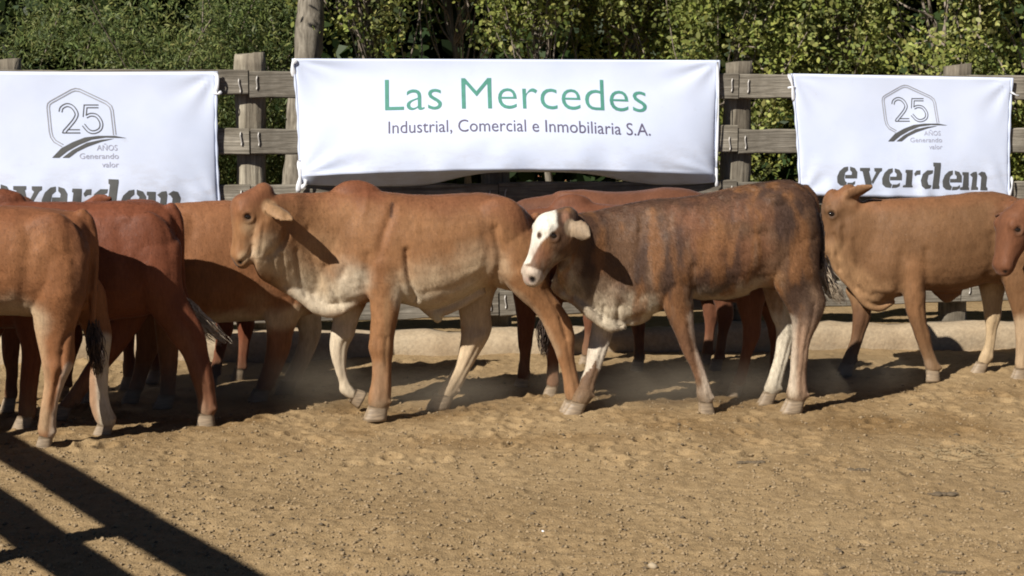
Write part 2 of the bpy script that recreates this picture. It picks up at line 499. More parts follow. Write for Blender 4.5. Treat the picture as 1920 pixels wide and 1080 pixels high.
# the side fence of the corral, off to the left; its two upper rails shade the sand in view
q = SUN / -SUN.z
def caster(px, py, z): g = ground_at(px, py); return Vector((g.x - q.x * z, g.y - q.y * z, 0))
Zt = 1.73
A = caster(0, 812, Zt); B = caster(385, 1032, Zt)
d_ = (B - A).normalized(); ang = math.atan2(d_.y, d_.x)
start = A - d_ * 3.6
M4 = Matrix.Translation(start) @ Matrix.Rotation(ang, 4, 'Z')
np_ = 9
side_x = [0.05 + 1.5 * i for i in range(np_)]
pf = caster(140, 1012, 1.5); tpost = (pf - start).dot(d_)
sh = (tpost - 0.05) % 1.5
side_x = [0.05 + sh + 1.5 * i for i in range(-1, np_ - 1) if 0.05 + sh + 1.5 * i > -0.3 and (start + d_ * (0.05 + sh + 1.5 * i)).y > 2.3]
side = build_fence('side_fence', 'weathered timber side fence of the corral running back beside the camera', M4, side_x, [1.60] * len(side_x), 0.165,
            [lambda x, z=z: z for z in (1.64, 1.335, 1.0, .68, .36)], 9, wires=False, post_w=.14)
sp = caster(24, 776, 1.95); o = mesh_obj('post', *post_mesh(2.12, .30, 77), M['post'], side); o.location = ((sp - start).dot(d_), .2, 0)   # added thick post out of view, shaped to shade the sand at left

# ------------------------------------------------------------------ banners
class Banner:
    def __init__(s, corners, curl=None, billow=0.05, base=0.03, seed=0, bottom_rise=0.0, top_sag=0.0):
        """corners TL,TR,BR,BL in photo pixels on the fence plane"""
        s.c = [FP.at(*p) for p in corners]; s.billow = billow; s.base = base; s.seed = seed; s.curl = curl
        s.rise = bottom_rise; s.sag = top_sag
    def plane_pt(s, u, v):
        TL, TR, BR, BL = s.c
        t = TL.lerp(TR, u); b_ = BL.lerp(BR, u)
        t = t.copy(); b_ = b_.copy()
        b_.z += s.rise * math.sin(math.pi * u) ** 0.8
        t.z -= s.sag * math.sin(math.pi * u)
        p = t.lerp(b_, v)
        pinch = 0.010 * math.sin(math.pi * v)
        p.x += pinch * (1 - 2 * u)
        return p
    def off(s, u, v):
        e = max(0, math.sin(math.pi * min(max(u, 0), 1))) ** 0.55
        o = s.base + s.billow * e * (lambda q_: q_ * q_ * (3 - 2 * q_))(min(1, max(0, v * 1.05)))
        pts = np.array([[u * 2.5, v * 1.2 + 3 * s.seed]])
        o += 0.010 * float(fbm(pts, 1.6, 2, s.seed)[0]) * e
        # soft folds radiating from the tied corners
        for cu, cv in ((0, 0), (1, 0), (0, 1), (1, 1)):
            du, dv = (u - cu) * 2.2, (v - cv)
            rr = math.hypot(du, dv); an = math.atan2(dv, du)
            o += 0.0055 * math.sin(an * 9 + s.seed) * math.exp(-(rr / 0.35) ** 2) * min(1, rr * 8)
        o += (0.007 * math.sin(u * 42 + 6 * v + s.seed) + 0.005 * math.sin(u * 71 - 9 * v)) * max(0, v - 0.72) / 0.28 * e * (0.4 + 0.6 * math.sin(u * 9 + s.seed) ** 2)
        return o
    def point(s, u, v, extra=0.0):
        vv = min(v, 1.0) if s.curl else v; p = s.plane_pt(u, vv); o = s.off(u, vv)
        if v > 1.0 and s.curl:                     # the loose lower hem turns back under
            k = (v - 1.0); e = max(0, math.sin(math.pi * u)) ** 0.5
            o = o - k * s.curl[0] * e; p.z -= k * s.curl[1] * (0.35 + 0.65 * e) * (1 - 0.8 * math.exp(-((u - .56) / .22) ** 4))
        return Vector((p.x, -(o + extra), p.z))
    def solve(s, x, z):
        u, v = 0.5, 0.5
        for _ in range(12):
            p = s.plane_pt(u, v); pu = s.plane_pt(u + 1e-3, v); pv = s.plane_pt(u, v + 1e-3)
            a, b_, c_, d2 = (pu.x - p.x) / 1e-3, (pv.x - p.x) / 1e-3, (pu.z - p.z) / 1e-3, (pv.z - p.z) / 1e-3
            ex, ez = x - p.x, z - p.z; det = a * d2 - b_ * c_
            u += (ex * d2 - b_ * ez) / det; v += (a * ez - c_ * ex) / det
        return u, v
    def print_at(s, px, py):
        p = FP.at(px, py); u, v = s.solve(p.x, p.z)
        return s.point(u, v, 0.0021)
    def build(s, label, nu=90, nv=44, ties=()):
        vs = list(np.linspace(0, 1, nv))
        if s.curl: vs += list(np.linspace(1.05, 2.0, 10))
        V = [s.point(u, v) for v in vs for u in np.linspace(0, 1, nu)]
        F = []
        for j in range(len(vs) - 1):
            for i in range(nu - 1):
                a = j * nu + i; F.append((a, a + nu, a + nu + 1, a + 1))
        root = mesh_obj('banner', V, F, M['cloth']); root.matrix_world = FP.M
        md = root.modifiers.new('thickness', 'SOLIDIFY'); md.thickness = 0.0015; md.offset = -1
        tag(root, label, 'banner', 'white banners tied along the corral fence')
        # hems: a rolled edge down both sides
        for u0 in (0.0, 1.0):
            hv, hf = [], []
            for i, v in enumerate(np.linspace(0, 1, 40)):
                c = s.point(u0, v)
                for k in range(8):
                    a = k * math.pi / 4
                    hv.append((c.x + 0.008 * math.cos(a) * (1 + .3 * math.sin(i * .9)), c.y + 0.005 * math.sin(a), c.z))
            for i in range(39):
                for k in range(8):
                    hf.append((i * 8 + k, i * 8 + (k + 1) % 8, i * 8 + 8 + (k + 1) % 8, i * 8 + 8 + k))
            mesh_obj('hem', hv, hf, M['cloth'], root)
        for pts, w in ties:
            P = [FP.at(*p) for p in pts]
            ribbon3('tie', [(p.x, -0.035 - 0.01 * math.sin(i * 2), p.z) for i, p in enumerate(P)], w, M['strap'], root)
        s.root = root
        return root

def ribbon3(name, pts, w, mat, parent):
    """a flattish strap: swept tube of oval section"""
    pts = [Vector(p) for p in catmull(np.array(pts), 6)]
    V, F = [], []
    n = len(pts)
    for i, p in enumerate(pts):
        d = (pts[min(i + 1, n - 1)] - pts[max(i - 1, 0)]).normalized()
        sd = d.cross(Vector((0, 1, 0))); sd = sd.normalized() if sd.length > 1e-4 else Vector((1, 0, 0))
        up = sd.cross(d)
        ww = w / 2 * (0.85 + 0.3 * math.sin(i * 0.8))
        for k in range(8):
            a = k * math.pi / 4
            V.append(p + sd * ww * math.cos(a) + up * ww * 0.35 * math.sin(a))
    for i in range(n - 1):
        for k in range(8): F.append((i * 8 + k, i * 8 + (k + 1) % 8, i * 8 + 8 + (k + 1) % 8, i * 8 + 8 + k))
    F += [tuple(range(8)), tuple(range((n - 1) * 8, n * 8))]
    return mesh_obj(name, V, F, mat, parent)

def catmull(P, n):
    P = np.asarray(P, float)
    if len(P) < 3: return np.array([P[0] + (P[-1] - P[0]) * t for t in np.linspace(0, 1, n + 1)])
    Q = np.vstack([2 * P[0] - P[1], P, 2 * P[-1] - P[-2]]); out = []
    for i in range(1, len(Q) - 2):
        p0, p1, p2, p3 = Q[i - 1:i + 3]
        for t in np.linspace(0, 1, n, endpoint=False):
            out.append(0.5 * (2 * p1 + (p2 - p0) * t + (2 * p0 - 5 * p1 + 4 * p2 - p3) * t * t + (3 * p1 - p0 - 3 * p2 + p3) * t ** 3))
    out.append(P[-1]); return np.array(out)

def print_polys(ban, name, polys, mat, maxlen=9.0, split=False, stuff=False):
    """flat ink: polygons in photo pixels, triangulated, cut fine and laid on the cloth"""
    bm = bmesh.new()
    for poly in polys:
        try: bm.faces.new([bm.verts.new((x, -y, 0)) for x, y in poly])
        except ValueError: pass
    bmesh.ops.triangulate(bm, faces=bm.faces[:])
    for _ in range(4):
        ed = [e for e in bm.edges if e.calc_length() > maxlen]
        if not ed: break
        bmesh.ops.subdivide_edges(bm, edges=ed, cuts=1)
        bmesh.ops.triangulate(bm, faces=[f for f in bm.faces if len(f.verts) > 3])
    bmesh.ops.remove_doubles(bm, verts=bm.verts[:], dist=0.01)
    bm.faces.index_update()
    for v in bm.verts: v.co = ban.print_at(v.co.x, -v.co.y)
    bm.faces.ensure_lookup_table()
    if split:                                      # every letter a piece of its own
        seen, groups = set(), []
        for f in bm.faces:
            if f.index in seen: continue
            st, g = [f], []; seen.add(f.index)
            while st:
                q_ = st.pop(); g.append(q_)
                for e in q_.edges:
                    for h in e.link_faces:
                        if h.index not in seen: seen.add(h.index); st.append(h)
            groups.append(g)
    else: groups = [bm.faces[:]]
    for g in groups:
        ids = {}; V, F = [], []
        for f in g:
            for v in f.verts:
                if v not in ids: ids[v] = len(V); V.append(tuple(v.co))
            F.append(tuple(ids[v] for v in f.verts))
        o = mesh_obj(name, V, F, mat, ban.root, smooth=False)
        if stuff: o['kind'] = 'stuff'
    bm.free()

def stroke(pts, w, smooth=0):
    """polyline -> quads of width w"""
    P = catmull(np.array(pts, float), smooth) if smooth else np.array(pts, float)
    n = len(P); L, Rr = [], []
    for i in range(n):
        a = P[i] - P[max(i - 1, 0)]; b_ = P[min(i + 1, n - 1)] - P[i]
        if i == 0: a = b_
        if i == n - 1: b_ = a
        a = a / (np.linalg.norm(a) + 1e-9); b_ = b_ / (np.linalg.norm(b_) + 1e-9)
        t = a + b_; t = t / (np.linalg.norm(t) + 1e-9); nn = np.array([-t[1], t[0]])
        k = w / 2 / max(0.45, abs(nn @ np.array([-a[1], a[0]])))
        L.append(P[i] + nn * k); Rr.append(P[i] - nn * k)
    return [[L[i], L[i + 1], Rr[i + 1], Rr[i]] for i in range(n - 1)], L, Rr

def double_line(pts, gap, w, smooth=0):
    _, L, Rr = stroke(pts, gap, smooth)
    return stroke(L, w)[0] + stroke(Rr, w)[0]

def print_text(ban, name, body, x0, x1, base, capH, mat, tilt=None, bold=0.0):
    cu = bpy.data.curves.new('t', 'FONT'); cu.body = body; cu.resolution_u = 4; cu.offset = bold
    ob = bpy.data.objects.new('t', cu); col.objects.link(ob)
    dg = bpy.context.evaluated_depsgraph_get(); me = bpy.data.meshes.new_from_object(ob.evaluated_get(dg))
    bpy.data.objects.remove(ob)
    co = np.zeros(len(me.vertices) * 3); me.vertices.foreach_get('co', co); co = co.reshape(-1, 3)
    cap = 0.73
    lo, hi = co[:, 0].min(), co[:, 0].max()
    X = x0 + (co[:, 0] - lo) / (hi - lo) * (x1 - x0); Y = -co[:, 1] / cap * capH
    polys = [[(X[v], Y[v] + base + (tilt((X[v] - x0) / (x1 - x0)) if tilt else 0)) for v in p.vertices] for p in me.polygons]
    bpy.data.meshes.remove(me)
    return print_polys(ban, name, polys, mat, split=name == 'letter', stuff=name != 'letter')

mid = Banner([(550, 110), (1346, 113), (1341, 328), (562, 330)], curl=(0.20, 0.115), billow=0.17, seed=1, bottom_rise=0.045, top_sag=0.0)
mid.build('wide white banner with the large green words Las Mercedes', 120, 50,
          ties=[([(556, 112), (549, 122), (552, 145)], 0.03), ([(562, 300), (563, 330), (559, 360)], 0.032), ([(575, 322), (572, 345), (562, 352)], 0.03),
                ([(1340, 312), (1341, 335), (1342, 350)], 0.02), ([(1343, 116), (1344, 200), (1341, 320)], 0.014)])
sagf = lambda t: -5 * math.sin(math.pi * t) + 3 * t
print_text(mid, 'letter', 'Las Mercedes', 721, 1208, 207, 62, M['ink_green'], sagf, -0.008)
print_text(mid, 'lettering', 'Industrial, Comercial e Inmobiliaria S.A.', 727, 1213, 249, 23.5, M['ink_plum'], lambda t: -6 * math.sin(math.pi * min(1, t * 1.05)) ** 1 + 4 * t, 0.0)

K = 0.1771
def everdem(ban, ox, oy, k):
    e = [[(248, 176), (205, 184), (160, 225), (135, 285), (138, 345), (168, 374), (222, 381), (235, 344), (216, 325), (208, 290), (217, 240), (248, 214)],
         [(268, 177), (318, 192), (343, 233), (340, 300), (215, 300), (218, 264), (284, 264), (288, 236), (268, 214)],
         [(243, 346), (290, 346), (321, 328), (318, 360), (285, 378), (232, 382)]]
    sh = lambda P, dx, dy: [[(x + dx, y + dy) for x, y in p] for p in P]
    G = e + sh(e, 466, 18) + sh(e, 1100, 42)
    G += [[(370, 190), (475, 190), (475, 216), (464, 224), (492, 340), (488, 394), (432, 394), (396, 226), (370, 220)],
          [(520, 192), (603, 192), (601, 220), (580, 234), (502, 362), (492, 330), (540, 236), (522, 222)],
          [(850, 210), (925, 212), (924, 240), (914, 370), (924, 378), (922, 393), (815, 392), (819, 374), (845, 368), (858, 245), (845, 236)],
          [(938, 252), (962, 218), (1003, 214), (1000, 260), (970, 262), (948, 276)],
          [(1136, 215), (1075, 215), (1025, 255), (1003, 320), (1012, 380), (1045, 410), (1100, 402), (1116, 372), (1082, 366), (1070, 322), (1085, 265), (1130, 246)],
          [(1140, 134), (1221, 137), (1222, 160), (1196, 370), (1203, 384), (1200, 409), (1124, 409), (1152, 180), (1140, 170)],
          [(1450, 235), (1520, 237), (1518, 370), (1512, 390), (1522, 398), (1520, 421), (1418, 420), (1424, 396), (1448, 390), (1462, 270), (1448, 262)],
          [(1532, 262), (1568, 236), (1606, 231), (1613, 262), (1600, 385), (1617, 398), (1615, 422), (1543, 422), (1560, 290)],
          [(1620, 256), (1660, 230), (1698, 238), (1719, 285), (1706, 390), (1720, 402), (1718, 426), (1638, 426), (1656, 292), (1640, 268)]]
    polys = [[(ox + x * k, oy + y * k) for x, y in p] for p in G]
    for i, j in ((0, 3), (3, 6), (6, 9), (9, 11), (11, 13), (13, 15), (15, 18)):
        print_polys(ban, 'letter', polys[i:j], M['ink_grey'], 8)

def logo(ban, ox, oy, k):
    T = lambda P: [(ox + x * k, oy + y * k) for x, y in P]
    hexa = [(345, 752), (262, 706), (228, 660), (212, 600), (184, 350), (190, 312), (215, 290), (430, 170), (470, 158), (515, 165), (800, 298), (845, 335), (862, 380), (895, 638)]
    ps = double_line(T(hexa), 26 * k, 10 * k)
    print_polys(ban, 'emblem_outline', ps, M['ink_light'], 8)
    two = catmull(np.array([(315, 396), (330, 350), (385, 322), (445, 345), (487, 412), (470, 470), (425, 530), (366, 598)]), 5)
    ps = double_line(T(list(two)), 32 * k, 10 * k) + stroke(T([(340, 617), (530, 617)]), 11 * k)[0] + stroke(T([(392, 583), (525, 583)]), 10 * k)[0] + stroke(T([(353, 583), (340, 617)]), 9 * k)[0]
    five = catmull(np.array([(590, 445), (640, 424), (705, 440), (750, 510), (740, 575), (680, 608), (620, 595), (562, 532)]), 5)
    ps += double_line(T(list(five)), 30 * k, 10 * k) + stroke(T([(718, 321), (566, 321), (557, 448)]), 10 * k)[0] + stroke(T([(718, 350), (596, 350), (590, 430)]), 10 * k)[0]
    print_polys(ban, 'numeral', ps, M['ink_grey'], 8)
    roads = [[(235, 880), (330, 780), (450, 715), (580, 665), (720, 648), (900, 648), (1020, 672), (800, 666), (650, 688), (520, 742), (400, 808), (310, 880)],
             [(345, 880), (450, 800), (600, 722), (760, 688), (890, 678), (750, 712), (610, 762), (500, 815), (415, 880)]]
    print_polys(ban, 'road_emblem', [T(p) for p in roads], M['ink_grey'], 8)
    for txt, xa, xb, bl in (('AÑOS', 708, 925, 802), ('Generando', 527, 940, 890), ('valor', 765, 942, 980)):
        print_text(ban, 'lettering', txt, ox + xa * k, ox + xb * k, oy + bl * k, 62 * k, M['ink_faint'], None, 0.0)

right = Banner([(1482, 138), (1895, 146), (1888, 372), (1497, 366)], billow=0.05, seed=3, bottom_rise=0.0)
right.build('white banner with grey road emblem tied behind the tan calf at right', 70, 40,
            ties=[([(1476, 138), (1482, 160), (1486, 190)], 0.022), ([(1474, 165), (1484, 163), (1490, 166)], 0.012), ([(1890, 172), (1900, 178), (1908, 180)], 0.012), ([(1893, 330), (1892, 350), (1888, 372)], 0.016)])
logo(right, 1640 - 14.2, 150 - 11.2, 0.1427)
everdem(right, 1540, 280, K)
left = Banner([(-140, 132), (407, 134), (412, 386), (-140, 392)], billow=0.06, seed=6, top_sag=0.006)
left.build('white banner with grey road emblem above the dark red cattle at left', 80, 40,
           ties=[([(404, 136), (410, 150), (404, 178)], 0.022), ([(402, 172), (409, 176), (416, 172)], 0.02)])
logo(left, 60, 140, 0.1759)
everdem(left, 340 - 1718 * K * 1.30, 335 - 137 * K * 1.30, K * 1.30)

# ------------------------------------------------------------------ trees and bushes
def tube_mesh(paths, sides=6):
    """paths: list of (points, radii)"""
    V, F = [], []
    for P, rad in paths:
        P = [Vector(p) for p in P]; n = len(P); b0 = len(V)
        for i, p in enumerate(P):
            d = (P[min(i + 1, n - 1)] - P[max(i - 1, 0)]).normalized()
            a = d.orthogonal().normalized(); b_ = d.cross(a)
            for k in range(sides):
                t = 2 * math.pi * k / sides
                V.append(p + (a * math.cos(t) + b_ * math.sin(t)) * rad[i])
        for i in range(n - 1):
            for k in range(sides):
                F.append((b0 + i * sides + k, b0 + i * sides + (k + 1) % sides, b0 + (i + 1) * sides + (k + 1) % sides, b0 + (i + 1) * sides + k))
    return V, F

def make_crown(rg, clumps, per, spread, lsz, asp, tints, droop=0.0, vary=0.25):
    """clumps (n,3) centres; returns leaf quads and colours"""
    n = len(clumps) * per
    c = np.repeat(clumps, per, 0)
    tint = np.repeat(np.array(tints)[rg.integers(0, len(tints), len(clumps))], per, 0)
    off = rg.normal(0, 1, (n, 3)) * np.array(spread)
    p = c + off
    ax = rg.normal(0, 1, (n, 3)); ax[:, 2] -= droop; ax /= np.linalg.norm(ax, axis=1)[:, None]
    nr = rg.normal(0, 1, (n, 3)) + np.array([-0.6, -0.8, 0.8]); nr -= ax * (nr * ax).sum(1)[:, None]; nr /= np.linalg.norm(nr, axis=1)[:, None]
    sd = np.cross(ax, nr)
    L = (lsz * rg.uniform(0.6, 1.25, n))[:, None]; W = L * asp
    V = np.stack([p, p + ax * L * 0.28 + sd * W * 0.42 + nr * L * 0.05, p + ax * L * 0.66 + sd * W * 0.44 + nr * L * 0.05, p + ax * L, p + ax * L * 0.66 - sd * W * 0.44 + nr * L * 0.05, p + ax * L * 0.28 - sd * W * 0.42 + nr * L * 0.05], 1).reshape(-1, 3)
    F = np.arange(n * 6).reshape(n, 6)
    colr = tint * rg.uniform(1 - vary, 1 + vary, (n, 1)) * rg.uniform(0.92, 1.08, (n, 3))
    return V, F, np.repeat(colr, 6, 0)

def tree(name, label, group, base, crown_c, crown_r, nclump, per, spread, lsz, asp, tints, seed, trunk_r=0.06, twigs=20, droop=0.0, lean=(0, 0), shell=0.55):
    rg = np.random.default_rng(seed)
    root = bpy.data.objects.new(name, None); col.objects.link(root)
    root.location = (base[0], base[1], 0)
    tag(root, label, 'bush' if 'bush' in name else 'tree', group)
    bx = np.array([base[0], base[1], 0])
    cc = np.array(crown_c) - bx; cr = np.array(crown_r)
    d = rg.normal(0, 1, (nclump, 3)); d /= np.linalg.norm(d, axis=1)[:, None]
    d[:, 1] -= 0.35 * (rg.random(nclump) < 0.5)
    d /= np.linalg.norm(d, axis=1)[:, None]
    rad = rg.uniform(shell, 1.0, (nclump, 1)) * (1 + 0.16 * fbm(d * 2, 1.3, 2, seed))[:, None]
    cl = cc + d * rad * cr
    cl = cl[cl[:, 2] > 0.1]
    cl = cl[fbm(cl + bx, 1.9, 2, 300) > -0.22]          # hollows between the sprays
    V, F, colr = make_crown(rg, cl, per, spread, lsz, asp, tints, droop)
    k = V.reshape(-1, 6, 3)[:, 0, 2] > 0.03
    V = V.reshape(-1, 6, 3)[k].reshape(-1, 3); colr = colr.reshape(-1, 6, 3)[k].reshape(-1, 3); F = np.arange(len(V)).reshape(-1, 6)
    o = fast_mesh('crown', V, F, M['leaf'], root)
    at = o.data.attributes.new('leaf', 'FLOAT_COLOR', 'POINT')
    at.data.foreach_set('color', np.c_[colr, np.ones(len(colr))].astype(np.float32).ravel())
    o['kind'] = 'stuff'
    paths = []
    top = cc * np.array([1, 1, 1]); n = 8
    main = [np.array([lean[0] * (1 - t) ** 2, lean[1] * (1 - t) ** 2, 0]) + top * t + 0.05 * np.array([math.sin(5 * t + seed), math.cos(4 * t + seed), 0]) for t in np.linspace(0, 1, n)]
    paths.append((main, [trunk_r * (1.15 - 0.75 * t) for t in np.linspace(0, 1, n)]))
    tv, tf = tube_mesh(paths, 10)
    mesh_obj('trunk', tv, tf, M['bark'], root)
    br = []
    sel = rg.choice(len(cl), min(twigs, len(cl)), replace=False)
    for i in sel:
        s0 = main[rg.integers(3, n)]; e = cl[i]
        mid_ = (s0 + e) / 2 + rg.normal(0, 0.10, 3)
        pts = catmull(np.array([s0, (s0 + mid_) / 2 + rg.normal(0, .04, 3), mid_, (mid_ + e) / 2 + rg.normal(0, .05, 3), e + (e - mid_) * 0.25]), 3)
        br.append((pts, list(np.linspace(trunk_r * 0.28, 0.004, len(pts)))))
    if br:
        tv, tf = tube_mesh(br, 5)
        b_ = mesh_obj('branches', tv, tf, M['twig'], root); b_['kind'] = 'stuff'
    return root

def wx(px, Y): return (px - 960) / FPX * Y
G_DARK = [(0.13, 0.165, 0.052), (0.165, 0.195, 0.06), (0.21, 0.225, 0.075), (0.09, 0.115, 0.042)]
G_LITE = [(0.22, 0.25, 0.06), (0.29, 0.31, 0.08), (0.19, 0.215, 0.055), (0.36, 0.36, 0.12), (0.14, 0.165, 0.045), (0.11, 0.12, 0.04)]
# feathery bushes at the left
lb = [(-60, 12.6, 1.25, (0.95, .8, 1.35), 'feathery dark green bush at the far left edge of the hedge row'),
      (150, 13.1, 1.5, (0.85, .8, 1.45), 'feathery dark green bush above the left banner emblem'),
      (330, 12.5, 1.45, (0.75, .75, 1.3), 'feathery green bush above the right end of the left banner'),
      (480, 13.2, 1.5, (0.65, .7, 1.4), 'feathery green bush between the first fence post and the tree trunk')]
for i, (px_, Y, zc, cr, lab) in enumerate(lb):
    tree('feathery_bush', lab, 'feathery bushes behind the fence', (wx(px_, Y), Y), (wx(px_, Y), Y, zc), cr, 420, 62, (0.10, 0.10, 0.09), 0.05, 0.26, G_DARK, 100 + i, 0.04, 26, 0.5, shell=0.5)
# the leaning trunk beside the wide banner
tk = bpy.data.objects.new('leafy_tree', None); col.objects.link(tk); tk.location = (wx(552, 12.2), 12.2, 0)
tag(tk, 'tree with a thick pale knobbly trunk rising behind the wide banner', 'tree')
tp = [(0, 0, -0.05), (-0.01, 0, 0.5), (0.02, 0, 1.0), (0.06, 0, 1.5), (0.115, 0, 1.95), (0.135, 0, 2.15), (0.16, 0.02, 2.45), (0.2, 0.05, 3.0), (0.15, 0.1, 3.7)]
tr_ = [0.12, 0.11, 0.105, 0.1, 0.1, 0.112, 0.095, 0.09, 0.06]
pp = catmull(np.array(tp), 6); rr = np.interp(np.linspace(0, 1, len(pp)), np.linspace(0, 1, len(tr_)), tr_)
tv, tf = tube_mesh([(pp, list(rr))], 16)
tv = np.array([tuple(v) for v in tv]); cen = np.repeat(pp, 16, 0)
tv = cen + (tv - cen) * (1 + 0.16 * fbm(tv * (1, 1, .6), 9, 3, 4))[:, None]
mesh_obj('trunk', tv, tf, M['bark'], tk)
rg = np.random.default_rng(55)
cl = np.array([0.2, 0.2, 3.5]) + rg.normal(0, 1, (130, 3)) * (0.7, 0.6, 0.4)
V, F, cr_ = make_crown(rg, cl[cl[:, 2] > 2.75], 60, (0.12, 0.12, 0.1), 0.05, 0.5, G_DARK)
o = fast_mesh('crown', V, F, M['leaf'], tk); a_ = o.data.attributes.new('leaf', 'FLOAT_COLOR', 'POINT')
a_.data.foreach_set('color', np.c_[cr_, np.ones(len(cr_))].astype(np.float32).ravel()); o['kind'] = 'stuff'
# broad-leaved trees to the right of the trunk
rb = [(690, 12.7, 2.75, (0.6, .6, 0.95), 190, 'sparse twiggy tree just right of the pale knobbly trunk'),
      (850, 13.3, 2.9, (0.62, .7, 1.05), 190, 'open leafy tree above the green lettering of the wide banner'),
      (1010, 12.8, 2.8, (0.65, .7, 1.0), 210, 'open leafy tree above the middle of the wide banner'),
      (1180, 13.0, 2.75, (0.66, .7, 1.05), 240, 'leafy tree above the right end of the wide banner'),
      (1370, 12.6, 2.0, (0.62, .7, 1.55), 330, 'dense light green tree behind the bare post right of the wide banner'),
      (1560, 13.0, 2.2, (0.7, .7, 1.65), 330, 'dense light green tree above the left half of the right banner'),
      (1750, 12.7, 2.1, (0.65, .7, 1.6), 330, 'dense light green tree above the right half of the right banner'),
      (1930, 12.9, 2.0, (0.7, .7, 1.6), 300, 'dense light green tree at the far right edge of the hedge row')]
for i, (px_, Y, zc, cr, ncl, lab) in enumerate(rb):
    tree('leafy_tree', lab, 'broad-leaved trees behind the fence', (wx(px_, Y) + 0.1, Y + 0.25), (wx(px_, Y), Y, zc), cr, ncl, 48, (0.08, 0.08, 0.075), 0.047, 0.62, G_LITE, 200 + i, 0.034 if ncl < 260 else 0.05, 46 if ncl < 260 else 26, 0.1, shell=0.45)
# the wood beyond, one dark mass
rg = np.random.default_rng(77)
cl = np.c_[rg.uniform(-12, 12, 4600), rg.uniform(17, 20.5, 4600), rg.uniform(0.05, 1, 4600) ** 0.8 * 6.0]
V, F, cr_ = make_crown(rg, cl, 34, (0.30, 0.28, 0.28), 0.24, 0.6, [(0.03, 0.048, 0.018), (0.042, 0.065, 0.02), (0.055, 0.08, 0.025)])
k = V.reshape(-1, 6, 3)[:, :, 2].min(1) > 0.0
V = V.reshape(-1, 6, 3)[k].reshape(-1, 3); cr_ = cr_.reshape(-1, 6, 3)[k].reshape(-1, 3)
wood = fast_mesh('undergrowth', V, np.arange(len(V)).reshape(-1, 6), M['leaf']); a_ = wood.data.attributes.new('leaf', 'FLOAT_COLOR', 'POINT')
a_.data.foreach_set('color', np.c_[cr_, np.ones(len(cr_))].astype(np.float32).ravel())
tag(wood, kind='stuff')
# rough grass behind the fence
n = 9000
gxy = np.c_[rg.uniform(-5.5, 5.5, n), rg.uniform(11.6, 17.0, n)]
gxy[(gxy[:, 0] > -1.2) & (gxy[:, 1] < 14.5), 1] += 3.5
hh = rg.uniform(0.05, 0.2, n) * (0.5 + 0.7 * np.clip(fbm(gxy, 0.9, 3, 61) + 0.5, 0, 1.2))
an = rg.uniform(0, 6.3, n); ln = rg.normal(0, 0.06, (n, 2))
b0 = np.c_[gxy, np.zeros(n)]; dv = np.c_[np.cos(an), np.sin(an), np.zeros(n)] * 0.006
V = np.stack([b0 - dv, b0 + dv, b0 + np.c_[ln, hh]], 1).reshape(-1, 3)
gra = fast_mesh('grass', V, np.arange(n * 3).reshape(n, 3), M['leaf']); a_ = gra.data.attributes.new('leaf', 'FLOAT_COLOR', 'POINT')
gc = np.array([(0.09, 0.12, 0.035), (0.16, 0.15, 0.06), (0.07, 0.1, 0.03)])[rg.integers(0, 3, n)]
a_.data.foreach_set('color', np.repeat(np.c_[gc, np.ones(n)], 3, 0).astype(np.float32).ravel()); tag(gra, kind='stuff')

# ------------------------------------------------------------------ cattle
RINGN = 30
def loft(secs, n_sub, power=2.2, taper=0.0, round_ends=(True, True)):
    """secs: list of (top(x,y,z), bottom(x,y,z), half width vector) -> closed tube"""
    A = np.array([[*t, *b_, *h] for t, b_, h in secs], float)
    S = catmull(A, n_sub)
    if round_ends[0]: S = np.vstack([_cap(S[0], S[1]), S])
    if round_ends[1]: S = np.vstack([S, _cap(S[-1], S[-2])[::-1]])
    th = np.linspace(0, 2 * math.pi, RINGN, endpoint=False)
    c, s_ = np.cos(th), np.sin(th)
    cx = np.sign(c) * np.abs(c) ** (2 / power); sx = np.sign(s_) * np.abs(s_) ** (2 / power)
    V = []
    for r in S:
        t, b_, h = r[:3], r[3:6], r[6:9]
        m_ = (t + b_) / 2; v = (t - b_) / 2
        V.append(m_ + v * sx[:, None] + h * (cx * (1 + taper * sx))[:, None])
    V = np.vstack(V); n = len(S); F = []
    for i in range(n - 1):
        for k in range(RINGN):
            F.append((i * RINGN + k, i * RINGN + (k + 1) % RINGN, (i + 1) * RINGN + (k + 1) % RINGN, (i + 1) * RINGN + k))
    F.append(tuple(reversed(range(RINGN)))); F.append(tuple(range((n - 1) * RINGN, n * RINGN)))
    return V, F

def _cap(e, nx_):
    """two shrinking rings past the end section e"""
    m_ = (e[:3] + e[3:6]) / 2; mn = (nx_[:3] + nx_[3:6]) / 2
    d = m_ - mn; L = np.linalg.norm(d)
    sz = min(np.linalg.norm(e[:3] - e[3:6]) / 2, np.linalg.norm(e[6:9]))
    d = d / (L + 1e-9) * sz
    out = []
    for k, sc_ in ((0.62, 0.3), (0.4, 0.72)):
        q_ = e.copy(); o = d * k
        q_[:3] = m_ + (e[:3] - m_) * sc_ + o; q_[3:6] = m_ + (e[3:6] - m_) * sc_ + o; q_[6:9] = e[6:9] * sc_
        out.append(q_)
    return np.array(out)

def ellipsoid(c, r, rot=None, n=16):
    V, F = [], []
    for i in range(n + 1):
        ph = math.pi * i / n
        for k in range(n):
            t = 2 * math.pi * k / n
            p = Vector((math.sin(ph) * math.cos(t) * r[0], math.sin(ph) * math.sin(t) * r[1], math.cos(ph) * r[2]))
            if rot is not None: p = rot @ p
            V.append(np.array(c) + np.array(p))
    for i in range(n):
        for k in range(n):
            F.append((i * n + k, i * n + n + k, i * n + n + (k + 1) % n, i * n + (k + 1) % n))
    return V, F

